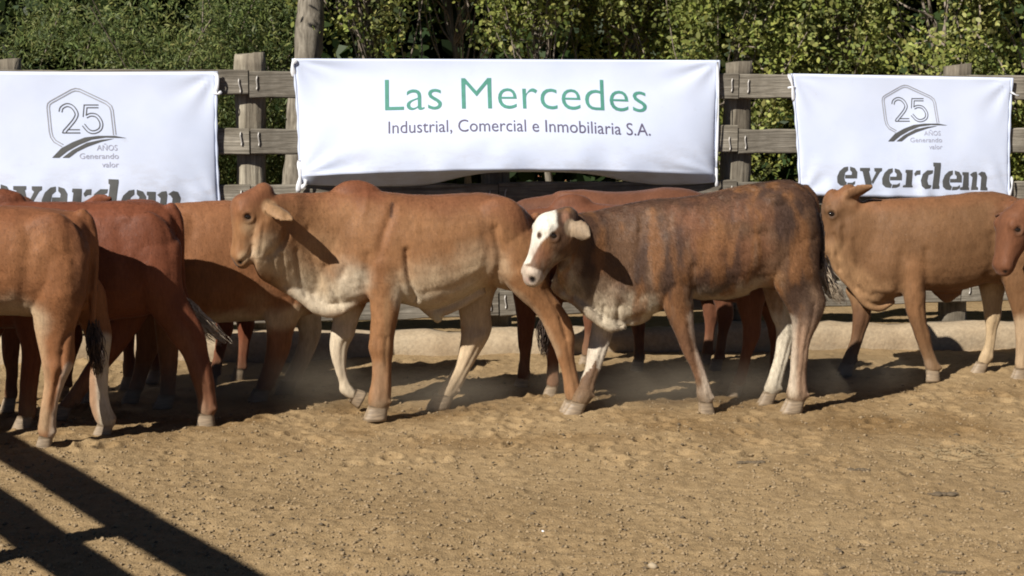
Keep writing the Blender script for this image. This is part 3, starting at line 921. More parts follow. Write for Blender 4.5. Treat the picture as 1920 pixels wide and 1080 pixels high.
class Body:
    def __init__(s): s.V, s.F = [], []
    def add(s, vf):
        b0 = len(s.V); s.V += [np.array(v) for v in vf[0]]; s.F += [tuple(i + b0 for i in f) for f in vf[1]]

HEAD = [(-.16, .00, -.20, .135), (-.06, .06, -.27, .175), (.04, .125, -.34, .205), (.14, .155, -.375, .228), (.26, .160, -.365, .238), (.38, .140, -.325, .222),
        (.50, .112, -.275, .190), (.62, .088, -.235, .166), (.74, .068, -.212, .156), (.85, .058, -.202, .166), (.93, .042, -.196, .162), (.985, .005, -.175, .138)]

def smooth_np(co, edges, it, lam=0.5, mu=-0.52):
    n = len(co); deg = np.bincount(edges.ravel(), minlength=n)[:, None].astype(float)
    for k in range(it):
        for f in (lam, mu):
            acc = np.zeros_like(co)
            for j in range(3):
                acc[:, j] = np.bincount(edges[:, 0], co[edges[:, 1], j], n) + np.bincount(edges[:, 1], co[edges[:, 0], j], n)
            co = co + f * (acc / np.maximum(deg, 1) - co)
    return co

def seg_dist(P, poly):
    """distance of 2-D or 3-D points to a polyline"""
    P = np.asarray(P, float); best = np.full(len(P), 1e9)
    poly = np.asarray(poly, float)
    for a, b_ in zip(poly[:-1], poly[1:]):
        d = b_ - a; t = np.clip(((P - a) @ d) / (d @ d + 1e-12), 0, 1)
        best = np.minimum(best, np.linalg.norm(P - a - t[:, None] * d, axis=1))
    return best

def build_cow(name, label, cat, spec, group=None):
    pl = Plane(spec['ref'][0], spec['ref'][1], spec.get('yaw', 0.0))
    mpp = spec['ref'][1] / FPX                      # metres per photo pixel at the animal
    B = Body()
    yv = lambda w: (0, w, 0)
    # trunk and neck from the traced outlines
    def pairs(rows, s=0.0):
        out = []
        for (tx, ty, bx_, by, hw) in rows:
            t = pl.at(tx, ty, s); b_ = pl.at(bx_, by, s)
            out.append((t, b_, yv(hw)))
        return out
    B.add(loft(pairs(spec['torso']), 7, 2.25, spec.get('taper', -0.08)))
    if 'neck' in spec:
        nk = []
        for row in spec['neck']:
            s = row[5] if len(row) > 5 else 0.0
            nk.append((pl.at(row[0], row[1], s), pl.at(row[2], row[3], s), yv(row[4])))
        B.add(loft(nk, 7, 2.0, 0.25))
    for (cx, cy, s, rx, ry, rz, *rot) in spec.get('lumps', []):
        c = pl.at(cx, cy, s)
        B.add(ellipsoid(c, (rx, ry, rz), Matrix.Rotation(R(rot[0]), 3, 'Y') if rot else None))
    for pts, rad, flat, s in spec.get('folds', []):      # hanging skin: thin swept folds
        P = [pl.at(px_, py_, s) for px_, py_ in pts]
        sec = []
        for i, p in enumerate(P):
            rr_ = rad if not hasattr(rad, '__len__') else rad[i]
            d = (P[min(i + 1, len(P) - 1)] - P[max(i - 1, 0)]).normalized(); nn = d.cross(Vector((0, 1, 0))).normalized()
            sec.append((p + nn * rr_, p - nn * rr_, yv(flat)))
        B.add(loft(sec, 5, 2.0))
    # legs
    hoofs = []
    for leg in spec['legs']:
        s = leg['s']; rows = leg['rows']; lift = leg.get('lift', False)
        sec = []
        zb = None
        pts = []
        for row in rows:
            xl, xr, y = row[:3]
            s_i = row[4] if len(row) > 4 else s
            a = pl.at(xl, y, s_i); b_ = pl.at(xr, y, s_i)
            w = abs(b_.x - a.x)
            hw = row[3] if len(row) > 3 and row[3] else max(0.021, 0.40 * w)
            pts.append([a, b_, hw])
        a0, b0_, h0 = pts[0]                         # sink the top of the limb into the trunk without a ledge
        mx_ = (a0 + b0_) / 2; up = Vector((0, 0, .09)); ins = Vector((0, -.5 * mx_.y, 0))
        if h0 > .064:
            for v_ in (a0, b0_): v_.y *= .80
        pts.insert(0, [mx_ + (a0 - mx_) * .55 + up + ins, mx_ + (b0_ - mx_) * .55 + up + ins, h0 * .5])
        zlast = (pts[-1][0].z + pts[-1][1].z) / 2
        want = leg.get('zcor', 0.062)
        zt = (pts[0][0].z + pts[0][1].z) / 2
        for a, b_, hw in pts:
            z = (a.z + b_.z) / 2
            k = 0 if lift else np.clip((zt - z) / (zt - zlast), 0, 1) ** 1.0
            dz = (want - zlast) * k
            a = a.copy(); b_ = b_.copy(); a.z += dz; b_.z += dz
            sec.append((a, b_, yv(hw)))
        B.add(loft(sec, 5, 2.0))
        if len(sec) > 5 and not lift:
            a, b_, h = sec[-2]
            for sd in (-1, 1): B.add(ellipsoid((b_[0] - .006, b_[1] + sd * h[1] * .55, b_[2] - .004), (.011, .009, .014), None, 10))
        hoofs.append((sec, leg))
    # tail
    if 'tail' in spec:
        P = [pl.at(px_, py_, s) for px_, py_, s, _ in spec['tail']]
        sec = []
        for i, p in enumerate(P):
            rr_ = spec['tail'][i][3]
            d = (P[min(i + 1, len(P) - 1)] - P[max(i - 1, 0)]).normalized(); nn = d.cross(Vector((0, 1, 0))).normalized()
            sec.append((p + nn * rr_, p - nn * rr_, yv(rr_)))
        B.add(loft(sec, 5, 2.0))
    # head
    ears = []
    hd = spec.get('head'); H = None
    if hd:
        p0 = pl.at(*hd['poll'], hd.get('s', 0.0)); p1 = pl.at(*hd['muzzle'], hd.get('s', 0.0))
        phi = R(hd.get('yaw', 0)); dz = p1.z - p0.z; h = abs(p1.x - p0.x) / max(.3, math.cos(phi))
        L = math.hypot(h, dz) * hd.get('scale', 1.0)
        e = Vector((-math.cos(phi), -math.sin(phi), 0)); th = math.atan2(-dz, h)
        a = e * math.cos(th) + Vector((0, 0, -1)) * math.sin(th)
        f = e * math.sin(th) + Vector((0, 0, 1)) * math.cos(th)
        l = f.cross(a).normalized()                 # toward the side we see (near side)
        if l.y > 0: l = -l
        rl = R(hd.get('roll', 0)); f, l = f * math.cos(rl) + l * math.sin(rl), l * math.cos(rl) - f * math.sin(rl)
        wk, hk = hd.get('wide', 1.0), hd.get('deep', 1.0)
        H = lambda t, z, w=0.0: p0 + (a * t + f * (z * hk - 0.06) + l * (w * wk)) * L
        dome = lambda t: hd.get('dome', 0) * math.exp(-((t - .12) / .2) ** 2)
        B.add(loft([(H(t, zt + dome(t)), H(t, zb), l * (hw * L * wk)) for t, zt, zb, hw in HEAD], 5, 2.35, hd.get('taper', 0.12)))
        rotH = Matrix((a, l, f)).transposed()
        for sd in (1, -1):
            B.add(ellipsoid(H(.24, .10, sd * .155), (.10 * L, .075 * L, .07 * L), rotH))        # brow
            B.add(ellipsoid(H(.19, -.17, sd * .165), (.15 * L, .065 * L, .15 * L), rotH))       # jaw muscle
            B.add(ellipsoid(H(.46, -.03, sd * .135), (.14 * L, .05 * L, .05 * L), rotH))        # cheek ridge
            B.add(ellipsoid(H(.885, -.045, sd * .088), (.085 * L, .06 * L, .062 * L), rotH))          # nostril wing
        B.add(ellipsoid(H(.90, -.165, 0), (.085 * L, .095 * L, .045 * L), rotH))                      # lower lip
        if hd.get('bulge', 0): B.add(ellipsoid(H(.10, .09, 0), (.20 * L, .16 * L, hd['bulge'] * L), rotH))
        # ears: cupped leaves
        ears = []
        for sd, key in ((1, 'ear_near'), (-1, 'ear_far')):
            if hd.get(key) is None: continue
            dv = Vector(hd[key]); el = dv.length; ed = dv.normalized()
            fl = Vector(hd.get(key + '_flat', (0.2, -0.8, 0.5))); fl = (fl - ed * fl.dot(ed)).normalized(); wv = ed.cross(fl)
            base = H(.03, hd.get('ear_z', -.06), sd * .16)
            ew = hd.get('ear_w', 0.052); ears.append((np.array(base), np.array(base + dv + Vector((0, 0, -1)) * (hd.get('droop', 0.0) * el)), ew))
            prof = [(0, .45), (.12, .62), (.3, .95), (.5, 1.0), (.7, .86), (.87, .52), (1.0, .16)]
            for side in (-1, 1):                    # two leaves meeting in a shallow cup
                sec = []
                for t, w in prof:
                    c = base + ed * (el * t) + Vector((0, 0, -1)) * (hd.get('droop', 0.0) * t * t * el)
                    w_ = ew * w; o = wv * (side * w_ * 0.5) - fl * (w_ * 0.18)
                    dirw = (wv + fl * (0.5 * -side)).normalized()
                    sec.append((c + o + dirw * w_ * 0.62, c + o - dirw * w_ * 0.62, fl * 0.0105))
                B.add(loft(sec, 5, 2.0))
        # throat
        if hd.get('throat', True):
            tx, ty = hd['throat_px'] if 'throat_px' in hd else (None, None)
    # join into one skin
    me = bpy.data.meshes.new('tmp'); me.from_pydata([tuple(map(float, v)) for v in B.V], [], B.F); me.update()
    tmp = bpy.data.objects.new('tmp', me); col.objects.link(tmp)
    md = tmp.modifiers.new('skin', 'REMESH'); md.mode = 'VOXEL'; md.voxel_size = spec.get('voxel', 0.010); md.use_smooth_shade = True
    dg = bpy.context.evaluated_depsgraph_get()
    me2 = bpy.data.meshes.new_from_object(tmp.evaluated_get(dg)); bpy.data.objects.remove(tmp)
    me2.name = name
    n = len(me2.vertices); co = np.zeros(n * 3); me2.vertices.foreach_get('co', co); co = co.reshape(-1, 3)
    ed = np.zeros(len(me2.edges) * 2, np.int32); me2.edges.foreach_get('vertices', ed); ed = ed.reshape(-1, 2)
    co = smooth_np(co, ed, spec.get('smooth', 14))
    def normals():
        me2.vertices.foreach_set('co', co.ravel()); me2.update()
        nn = np.zeros(n * 3); me2.vertices.foreach_get('normal', nn); return nn.reshape(-1, 3)
    nrm = normals()
    # pixel coordinates of every skin point, the far side mirrored onto the near one
    def pix(mirror=True):
        q_ = co.copy()
        if mirror: q_[:, 1] = -np.abs(q_[:, 1])
        return project(pl.world(q_))
    px_m = pix(); px_t = pix(False)
    near_m = np.clip((-nrm[:, 1] + 0.45) / 0.5, 0, 1)
    near_face = np.clip((-nrm[:, 1] + 0.1) / 0.4, 0, 1)
    # body relief: long soft muscle swell, then traced skin creases
    disp = 0.0035 * fbm(co, 7, 3, spec.get('seed', 1)) + 0.0013 * fbm(co * (1, 1, 0.5), 26, 2, 9)
    for pts, wid, dep, *mode in spec.get('creases', []):
        P2_ = px_t if mode and mode[0] == 'near' else px_m
        msk = near_face if mode and mode[0] == 'near' else np.clip((np.abs(nrm[:, 1]) + 0.1) / 0.4, 0, 1)
        if mode and mode[0] == 'near': msk = msk * (co[:, 1] < 0.02)
        d = seg_dist(P2_, catmull(np.array(pts, float), 4))
        disp -= dep * np.exp(-(d / wid) ** 2) * msk
    if H: nsz = hd.get('nostril', 1.0)
    if spec.get('tendons', True):
        for sec, lg in hoofs:
            low = [(np.array(a), np.array(b_), h[1]) for a, b_, h in sec[-7:-1]]
            for side in (-1, 1):
                for f_, dp in ((.64, .0055), (.30, .0022)):
                    poly = [a + (b_ - a) * f_ + np.array([0, side * hw_ * .85, 0]) for a, b_, hw_ in low]
                    bb = np.abs(co[:, 1] - low[2][0][1]) < .10
                    d = np.full(n, 9.0); d[bb] = seg_dist(co[bb], catmull(np.array(poly), 3)); disp -= dp * np.exp(-(d / .011) ** 2)
    if H:
        for sd in (1, -1):
            d = np.linalg.norm(co - np.array(H(.965, -.05, sd * .105)), axis=1); disp -= 0.016 * nsz * np.exp(-(d / (0.014 * nsz)) ** 2)
            d = seg_dist(co, [np.array(H(1.0, -.115, sd * .03)), np.array(H(.93, -.125, sd * .12)), np.array(H(.80, -.125, sd * .15)), np.array(H(.7, -.145, sd * .14))])
            disp -= 0.0065 * np.exp(-(d / 0.008) ** 2)
            ec = np.array(H(.30, .035, sd * .215)); d = np.linalg.norm(co - ec, axis=1)
            disp += 0.006 * np.exp(-((d - 0.026) / 0.009) ** 2) - 0.009 * np.exp(-(d / 0.015) ** 2)
    co = co + nrm * disp[:, None]
    nrm = normals()
    # coat: markings, some light and shade, laid on in the animal's own side view
    z = co[:, 2]
    C = np.tile(np.array(spec['base']), (n, 1)).astype(float)
    leg_s = co[:, 1]
    def lay(op):
        nonlocal C
        kind, geo, rad, c, st = op[:5]; soft = op[5] if len(op) > 5 else 0.6; side = op[6] if len(op) > 6 else 'both'
        P2_ = px_m if side == 'both' else px_t
        if kind == 'blob':
            (cx, cy), (rx, ry) = geo, rad
            d = np.sqrt(((P2_[:, 0] - cx) / rx) ** 2 + ((P2_[:, 1] - cy) / ry) ** 2)
        elif kind == 'line': d = seg_dist(P2_, catmull(np.array(geo, float), 4)) / rad
        elif kind == 'below': d = np.clip((geo - P2_[:, 1]) / rad + 1, 0, 9)        # everything under row geo
        elif kind == 'poly':
            d = poly_dist(P2_, geo) / rad + 1
        d = d + spec.get('ragged', 0.14) * fbm(co, 16, 3, 31)
        w = np.clip((1 - d) / max(1e-3, soft) + (0.5 if kind == 'poly' else 0), 0, 1); w = w * w * (3 - 2 * w) * st
        if side == 'near': w = w * (leg_s < 0.03)
        elif side == 'far': w = w * (leg_s > 0.03)
        C = C * (1 - w[:, None]) + np.array(c) * w[:, None]
    for op in spec.get('paint', []): lay(op)
    if spec.get('mottle'):
        for (c, sc_, th_, st) in spec['mottle']:
            v_ = fbm(co * (1.5, 1.5, 0.34), sc_, 4, 51 + int(sc_)); w = np.clip((v_ - th_) / 0.5, 0, 1) * st
            zz = spec.get('mottle_z', 0.0); w = w * np.clip((z - zz) / 0.12, 0, 1)
            C = C * (1 - w[:, None]) + np.array(c) * w[:, None]
    for op in spec.get('late', []): lay(op)
    if H:
        def spot(t, zz, w_, r_, c, st, sides=(1, -1), soft=0.5):
            nonlocal C
            for sd in sides:
                d = np.linalg.norm(co - np.array(H(t, zz, sd * w_)), axis=1) / (r_ * L)
                w = np.clip((1 - d) / soft, 0, 1) * st; C = C * (1 - w[:, None]) + np.array(c) * w[:, None]
        for args in hd.get('spots', []): spot(*args)
        for (b0_, e0_, ew_) in ears:
            d = seg_dist(co, [b0_ + (e0_ - b0_) * .22, e0_]); w = np.clip((ew_ * 1.15 - d) / .012, 0, 1) * hd.get('ear_paint', 0)
            C = C * (1 - w[:, None]) + np.array(hd.get('ear_col', (.4, .28, .17))) * w[:, None]
        spot(.31, .035, .215, .085, (0.05, 0.03, 0.02), .85, soft=.6)
        spot(.965, -.05, .105, .052 * nsz, (0.012, 0.008, 0.007), 1.0, soft=.5)
    C = C * (1 + 0.13 * fbm(co, 3.1, 3, 70 + spec.get('seed', 1)) + 0.07 * fbm(co * (1, 1, .5), 19, 3, 5))[:, None]
    du = np.clip((0.30 - z) / 0.26, 0, 1) ** 1.5 * np.clip(0.55 + 0.5 * fbm(co, 12, 3, 91), 0, 1) * spec.get('dusty', .75)
    C = C * (1 - du[:, None]) + np.array((.30, .215, .125)) * du[:, None]
    lum = C.mean(1, keepdims=True); C = lum + (C - lum) * 1.04
    C = np.clip(C * COAT_K, 0.005, 0.85)
    at = me2.attributes.new('coat', 'FLOAT_COLOR', 'POINT')
    at.data.foreach_set('color', np.c_[C, np.ones(n)].astype(np.float32).ravel())
    me2.materials.append(M[spec.get('mat', 'coat')])
    me2.polygons.foreach_set('use_smooth', np.ones(len(me2.polygons), bool))
    cow = bpy.data.objects.new(name, me2); col.objects.link(cow); cow.matrix_world = pl.M
    tag(cow, label, cat, group)
    # short hair lying back along the body
    hn = spec.get('hair', 0)
    if hn:
        rg = np.random.default_rng(spec.get('seed', 1) + 400)
        nt_ = len(me2.loops) ; me2.calc_loop_triangles()
        tri = np.zeros(len(me2.loop_triangles) * 3, np.int32); me2.loop_triangles.foreach_get('vertices', tri); tri = tri.reshape(-1, 3)
        cr_ = np.cross(co[tri[:, 1]] - co[tri[:, 0]], co[tri[:, 2]] - co[tri[:, 0]]); ar = np.linalg.norm(cr_, axis=1)
        pk = rg.choice(len(tri), hn, p=ar / ar.sum()); w = rg.dirichlet((1, 1, 1), hn)[:, :, None]
        T3 = tri[pk]; P = (co[T3] * w).sum(1); NN = (nrm[T3] * w).sum(1); NN /= np.linalg.norm(NN, axis=1)[:, None]; CC = (C[T3] * w).sum(1)
        fl = np.array([0.5, 0, -0.85]) + np.c_[0.55 * fbm(P, 3.3, 2, 11), 0.3 * fbm(P, 3.3, 2, 12), 0.35 * fbm(P, 3.3, 2, 13)] + rg.normal(0, .22, (hn, 3))
        fl -= NN * (fl * NN).sum(1)[:, None]; fl /= np.linalg.norm(fl, axis=1)[:, None] + 1e-9
        L_ = spec.get('hair_len', .014) * rg.uniform(.6, 1.3, hn) * np.clip(.45 + (P[:, 2] - .2) * 1.1, .45, 1.0)
        if hd:
            dh = seg_dist(P, [np.array(p0), np.array(p1)]); L_ *= np.clip(.35 + (dh - .14) / .15, .35, 1.0)
        if hd:
            for (b0_, e0_, ew_) in ears: L_ *= np.clip(seg_dist(P, [b0_, e0_]) / .12, .3, 1.0)
        sd_ = np.cross(NN, fl); bw = (.0009 + .0008 * rg.random(hn))[:, None]
        tip_ = P + fl * L_[:, None] + NN * (L_ * rg.uniform(.05, .22, hn))[:, None]
        HV = np.stack([P + sd_ * bw - NN * .001, P - sd_ * bw - NN * .001, tip_], 1).reshape(-1, 3)
        hc = np.clip(CC * rg.uniform(.78, 1.3, (hn, 1)), .004, .85)
        ho = fast_mesh('hair', HV, np.arange(hn * 3).reshape(-1, 3), M['fur'], cow, smooth=True)
        a_ = ho.data.attributes.new('coat', 'FLOAT_COLOR', 'POINT'); a_.data.foreach_set('color', np.repeat(np.c_[hc, np.ones(hn)], 3, 0).astype(np.float32).ravel())
        nv = NN + rg.normal(0, .12, NN.shape); nv /= np.linalg.norm(nv, axis=1)[:, None]
        ho.data.normals_split_custom_set_from_vertices(np.repeat(nv, 3, 0).tolist())
        ho['kind'] = 'stuff'
    # eyes
    if H:
        for sd in (1, -1):
            V, F = ellipsoid((0, 0, 0), (.058 * L, .036 * L, .037 * L), None, 14)
            o = mesh_obj('eye', V, F, M['eye'], cow); o.location = H(.30, .035, sd * .203); o.rotation_euler = (0, R(hd.get('eye_tilt', 12)), 0)
    # cloven hooves
    for sec, leg in hoofs:
        t, b_, h = sec[-1]
        c = (Vector(t) + Vector(b_)) / 2; w = abs(b_[0] - t[0]); hw = h[1]
        V, F = [], []
        tip = leg.get('tip', (-0.028, 0)); zc = c.z
        hh = 0.066 if not leg.get('lift') else 0.06
        for cl_ in (-1, 1):
            b0 = len(V); rings = 6; m_ = 12
            for i in range(rings):
                k = i / (rings - 1)
                if leg.get('lift'):
                    ang = R(leg['lift'])
                    px_ = hh * k * math.sin(ang) ; pz = -hh * k * math.cos(ang)
                else: px_, pz = tip[0] * k, -(zc + 0.018) * k
                rx = w * 0.5 * (0.94 + 0.22 * k); ry = hw * (0.52 + 0.12 * k)
                for q_ in range(m_):
                    a_ = 2 * math.pi * q_ / m_
                    sx_ = math.cos(a_); fx_ = rx * sx_ * (1.18 if sx_ < 0 else 0.92)
                    p = Vector((fx_, ry * math.sin(a_), 0))
                    if leg.get('lift'): p = Matrix.Rotation(-R(leg['lift']), 3, 'Y') @ p
                    V.append((c.x + px_ + p.x, c.y + cl_ * hw * (0.5 + 0.1 * k) + p.y, c.z + 0.012 + pz + p.z))
            for i in range(rings - 1):
                for q_ in range(m_):
                    F.append((b0 + i * m_ + q_, b0 + i * m_ + (q_ + 1) % m_, b0 + (i + 1) * m_ + (q_ + 1) % m_, b0 + (i + 1) * m_ + q_))
            F.append(tuple(range(b0, b0 + m_))); F.append(tuple(range(b0 + (rings - 1) * m_, b0 + rings * m_)))
        mesh_obj('hoof', V, F, M['hoof'], cow)
    # hair of the tail
    for sw in spec.get('switch', []):
        pts, rad, nst, mat = sw
        P = np.array([pl.at(a_, b_, s_) for a_, b_, s_ in pts]); P = catmull(P, 5); m_ = len(P)
        rg = np.random.default_rng(len(pts) + nst); V, F = [], []
        prof = np.sin(np.linspace(0.25, 2.75, m_)) ** 0.7
        for k in range(nst):
            d = rg.normal(0, 0.55, 3); q0 = rg.uniform(0, .35); q1 = rg.uniform(.7, 1.0); ph = rg.uniform(0, 6)
            b0 = len(V)
            ii = np.linspace(q0 * (m_ - 1), q1 * (m_ - 1), 9)
            for j, t in enumerate(ii):
                i0 = int(min(m_ - 2, t)); p = P[i0] + (P[i0 + 1] - P[i0]) * (t - i0)
                p = p + d * rad * np.interp(t, range(m_), prof) + 0.006 * np.array([math.sin(t * .9 + ph), math.cos(t + ph), 0])
                w = 0.0045 * (1 - 0.8 * j / 8)
                V += [p + (w, 0, 0), p + (-w * .5, w, 0), p + (-w * .5, -w, 0)]
            for j in range(8):
                for q_ in range(3): F.append((b0 + j * 3 + q_, b0 + j * 3 + (q_ + 1) % 3, b0 + j * 3 + 3 + (q_ + 1) % 3, b0 + j * 3 + 3 + q_))
        o = mesh_obj('tail_switch', V, F, M[mat], cow); o['kind'] = 'stuff'
    return cow

def poly_dist(P, poly):
    """signed distance to a closed polygon: negative inside"""
    poly = np.array(list(poly) + [poly[0]], float); d = seg_dist(P, poly)
    x, y = P[:, 0], P[:, 1]; ins = np.zeros(len(P), bool)
    for (x0, y0), (x1, y1) in zip(poly[:-1], poly[1:]):
        c = (y0 > y) != (y1 > y)
        ins ^= c & (x < (x1 - x0) * (y - y0) / (y1 - y0 + 1e-12) + x0)
    return np.where(ins, -d, d)

RED = (0.215, 0.078, 0.036); TAN = (0.305, 0.152, 0.070); PALE = (0.60, 0.46, 0.30); CREAM = (0.62, 0.52, 0.38)
DRED = (0.16, 0.052, 0.027); BRN = (0.24, 0.115, 0.055); WHITE = (0.72, 0.66, 0.56)
#COWS
def leg(s, rows, **k): return dict(s=s, rows=rows, **k)

# the humped tan bull calf in the middle
D = dict(hair=110000, hair_len=0.012, ref=(760, 8.38), yaw=R(9), voxel=0.0085, seed=3, base=TAN,
    torso=[(1008, 440, 1010, 490, .07), (990, 398, 993, 545, .145), (958, 373, 958, 545, .185), (912, 361, 905, 538, .205), (862, 362, 860, 560, .21), (810, 365, 805, 578, .215),
           (760, 364, 757, 570, .205), (715, 358, 717, 560, .185), (672, 356, 672, 572, .165), (632, 360, 628, 577, .135), (598, 366, 596, 572, .095)],
    neck=[(690, 352, 655, 566, .15), (640, 356, 615, 568, .125), (592, 360, 564, 556, .10, -.03), (552, 362, 526, 538, .095, -.08), (520, 364, 494, 524, .09, -.13), (500, 372, 480, 510, .08, -.16)],
    taper=-.06,
    lumps=[(668, 374, 0, .15, .065, .10), (700, 380, 0, .13, .06, .045), (712, 462, -.095, .11, .07, .20, 8), (712, 462, .095, .11, .07, .20, 8), (935, 440, -.12, .17, .08, .20), (935, 440, .12, .17, .08, .20),
           (905, 404, -.108, .085, .05, .045), (905, 404, .108, .085, .05, .045), (800, 480, -.05, .26, .155, .20), (800, 480, .05, .26, .155, .20), (612, 548, 0, .10, .08, .09), (650, 520, -.06, .10, .075, .13), (650, 520, .06, .10, .075, .13)],
    folds=[([(486, 480), (492, 512), (520, 530), (560, 552), (598, 578), (632, 582), (680, 556)], [.02, .03, .03, .03, .035, .035, .03], .026, -.06),
           ([(775, 560), (800, 575), (818, 590), (822, 600)], [.02, .035, .034, .024], .026, 0), ([(818, 588), (860, 570), (905, 545)], .028, .03, 0)],
    legs=[leg(-.125, [(686, 775, 480, .06), (684, 768, 520, .066), (690, 756, 560, .056), (695, 747, 600), (694, 740, 640), (691, 738, 664), (697, 736, 690), (697, 734, 720), (693, 734, 748), (690, 733, 766), (694, 730, 780)], tip=(-.02, 0)),
          leg(.115, [(620, 690, 560, .055), (624, 672, 600, .045), (620, 664, 628), (619, 652, 652), (627, 649, 690), (634, 655, 715), (636, 668, 733), (648, 676, 744)], lift=62),
          leg(.125, [(850, 940, 520, .085), (856, 928, 555, .065), (860, 920, 590, .052), (864, 922, 622, .044), (864, 916, 646), (860, 903, 672), (853, 888, 700), (840, 874, 728), (824, 862, 752), (818, 854, 766)], tip=(-.04, 0)),
          leg(-.125, [(905, 1012, 440, .085), (925, 1020, 500, .085), (955, 1032, 545, .07), (985, 1052, 575, .056), (1010, 1068, 602, .046), (1027, 1076, 636, .04), (1040, 1075, 665), (1050, 1079, 695), (1056, 1086, 725), (1058, 1092, 748), (1062, 1092, 764)])],
    tail=[(1004, 405, -.01, .03), (1018, 440, 0, .024), (1024, 500, 0, .018), (1024, 560, 0, .014), (1022, 600, 0, .012)],
    switch=[([(1022, 585, 0), (1020, 630, 0), (1018, 670, 0)], .03, 60, 'hair_dark')],
    head=dict(poll=(467, 367), muzzle=(430, 488), s=-.15, yaw=15, dome=.045, wide=1.15, deep=1.42,
              ear_z=-.10, ear_paint=.7, ear_col=(.36, .225, .12), ear_near=(.135, -.14, -.06), ear_near_flat=(.15, -.55, .75), ear_far=(-.02, .2, -.06), ear_w=.047, droop=.1,
              spots=[(.95, -.10, 0, .16, (.30, .20, .13), .9, (1,), .8), (1.0, -.05, -.02, .12, (.04, .03, .025), .95, (1,), .5), (.88, -.06, .13, .12, (.50, .36, .22), .85, (1, -1), .7), (.44, -.01, .2, .16, (.50, .34, .20), .75, (1, -1), .9),
                     (.75, -.19, .1, .14, (.52, .42, .31), .8, (1, -1), .9), (.08, .10, 0, .36, (.20, .075, .038), .75, (1,), .9), (.26, .08, .1, .2, (.24, .09, .045), .6, (1, -1), .9)]),
    paint=[('line', [(470, 355), (560, 352), (660, 345), (740, 362), (850, 366), (950, 374), (1000, 410)], 62, (.215, .085, .042), .8, .95),
           ('line', [(660, 340), (690, 350)], 46, (.20, .072, .036), .8, .9),
           ('line', [(780, 545), (850, 530), (905, 505)], 70, PALE, .8, .95), ('line', [(760, 560), (830, 575), (890, 548)], 36, CREAM, .8, .9),
           ('line', [(500, 470), (530, 500), (580, 530), (620, 560)], 52, PALE, .9, .9), ('line', [(560, 545), (600, 575), (640, 560), (670, 530)], 44, CREAM, .9, .9),
           ('blob', (650, 530), (48, 60), CREAM, .75, .8), ('blob', (590, 470), (70, 60), (.46, .28, .15), .55, .9), ('blob', (820, 600), (22, 22), (.62, .54, .38), .9, .6),
           ('line', [(740, 380), (722, 440), (705, 520)], 26, (.26, .115, .052), .5, .9), ('line', [(905, 420), (925, 500), (930, 530)], 22, (.24, .12, .06), .4, .9),
           ('line', [(935, 535), (975, 560), (1005, 600), (1040, 660)], 18, (.52, .38, .24), .6, .9, 'near'),
           ('line', [(725, 560), (725, 650), (715, 700)], 10, (.44, .27, .14), .4, .9, 'near'),
           ('line', [(895, 560), (890, 640), (850, 760)], 70, PALE, .95, .8, 'far'), ('line', [(640, 590), (636, 660), (650, 740)], 52, CREAM, .95, .7, 'far'),
           ('line', [(712, 690), (712, 780)], 22, (.40, .26, .16), .5, .8, 'near'), ('line', [(708, 765), (714, 792)], 24, (.26, .17, .11), .7, .8, 'near'),
           ('line', [(735, 382), (733, 405)], 5, (.06, .03, .02), .85, .7, 'near')],
    creases=[([(738, 388), (722, 430), (712, 470)], 8, .008, 'near'), ([(762, 470), (767, 520), (779, 562)], 6, .019, 'near'), ([(578, 430), (590, 500), (606, 560)], 7, .005, 'near'), ([(690, 480), (682, 540)], 9, .007, 'near'),
             ([(612, 500), (618, 525), (628, 552), (640, 580)], 6, .008, 'near'), ([(645, 505), (640, 520)], 7, .006, 'near'),
             ([(912, 440), (916, 490), (905, 525)], 12, .009), ([(928, 430), (938, 485), (928, 532)], 8, .013), ([(800, 548), (850, 540), (890, 520)], 6, .005, 'near'),
             ([(506, 480), (512, 505), (508, 525)], 4, .010, 'near'), ([(528, 480), (531, 510), (534, 535)], 4, .009, 'near'), 
             ([(537, 405), (541, 430), (527, 460), (505, 482)], 7, .013, 'near'), ([(500, 385), (494, 430), (488, 475)], 4, .005, 'near'), ([(474, 462), (466, 480), (452, 492)], 4, .006, 'near'), ([(556, 470), (562, 520), (574, 555)], 5, .007, 'near'),
             ([(1022, 540), (1048, 585), (1062, 632)], 6, .007, 'near'), ([(706, 610), (708, 650)], 5, .003, 'near'), ([(716, 690), (714, 750)], 4, .004, 'near'), ([(668, 395), (650, 430), (640, 470)], 14, .004)])

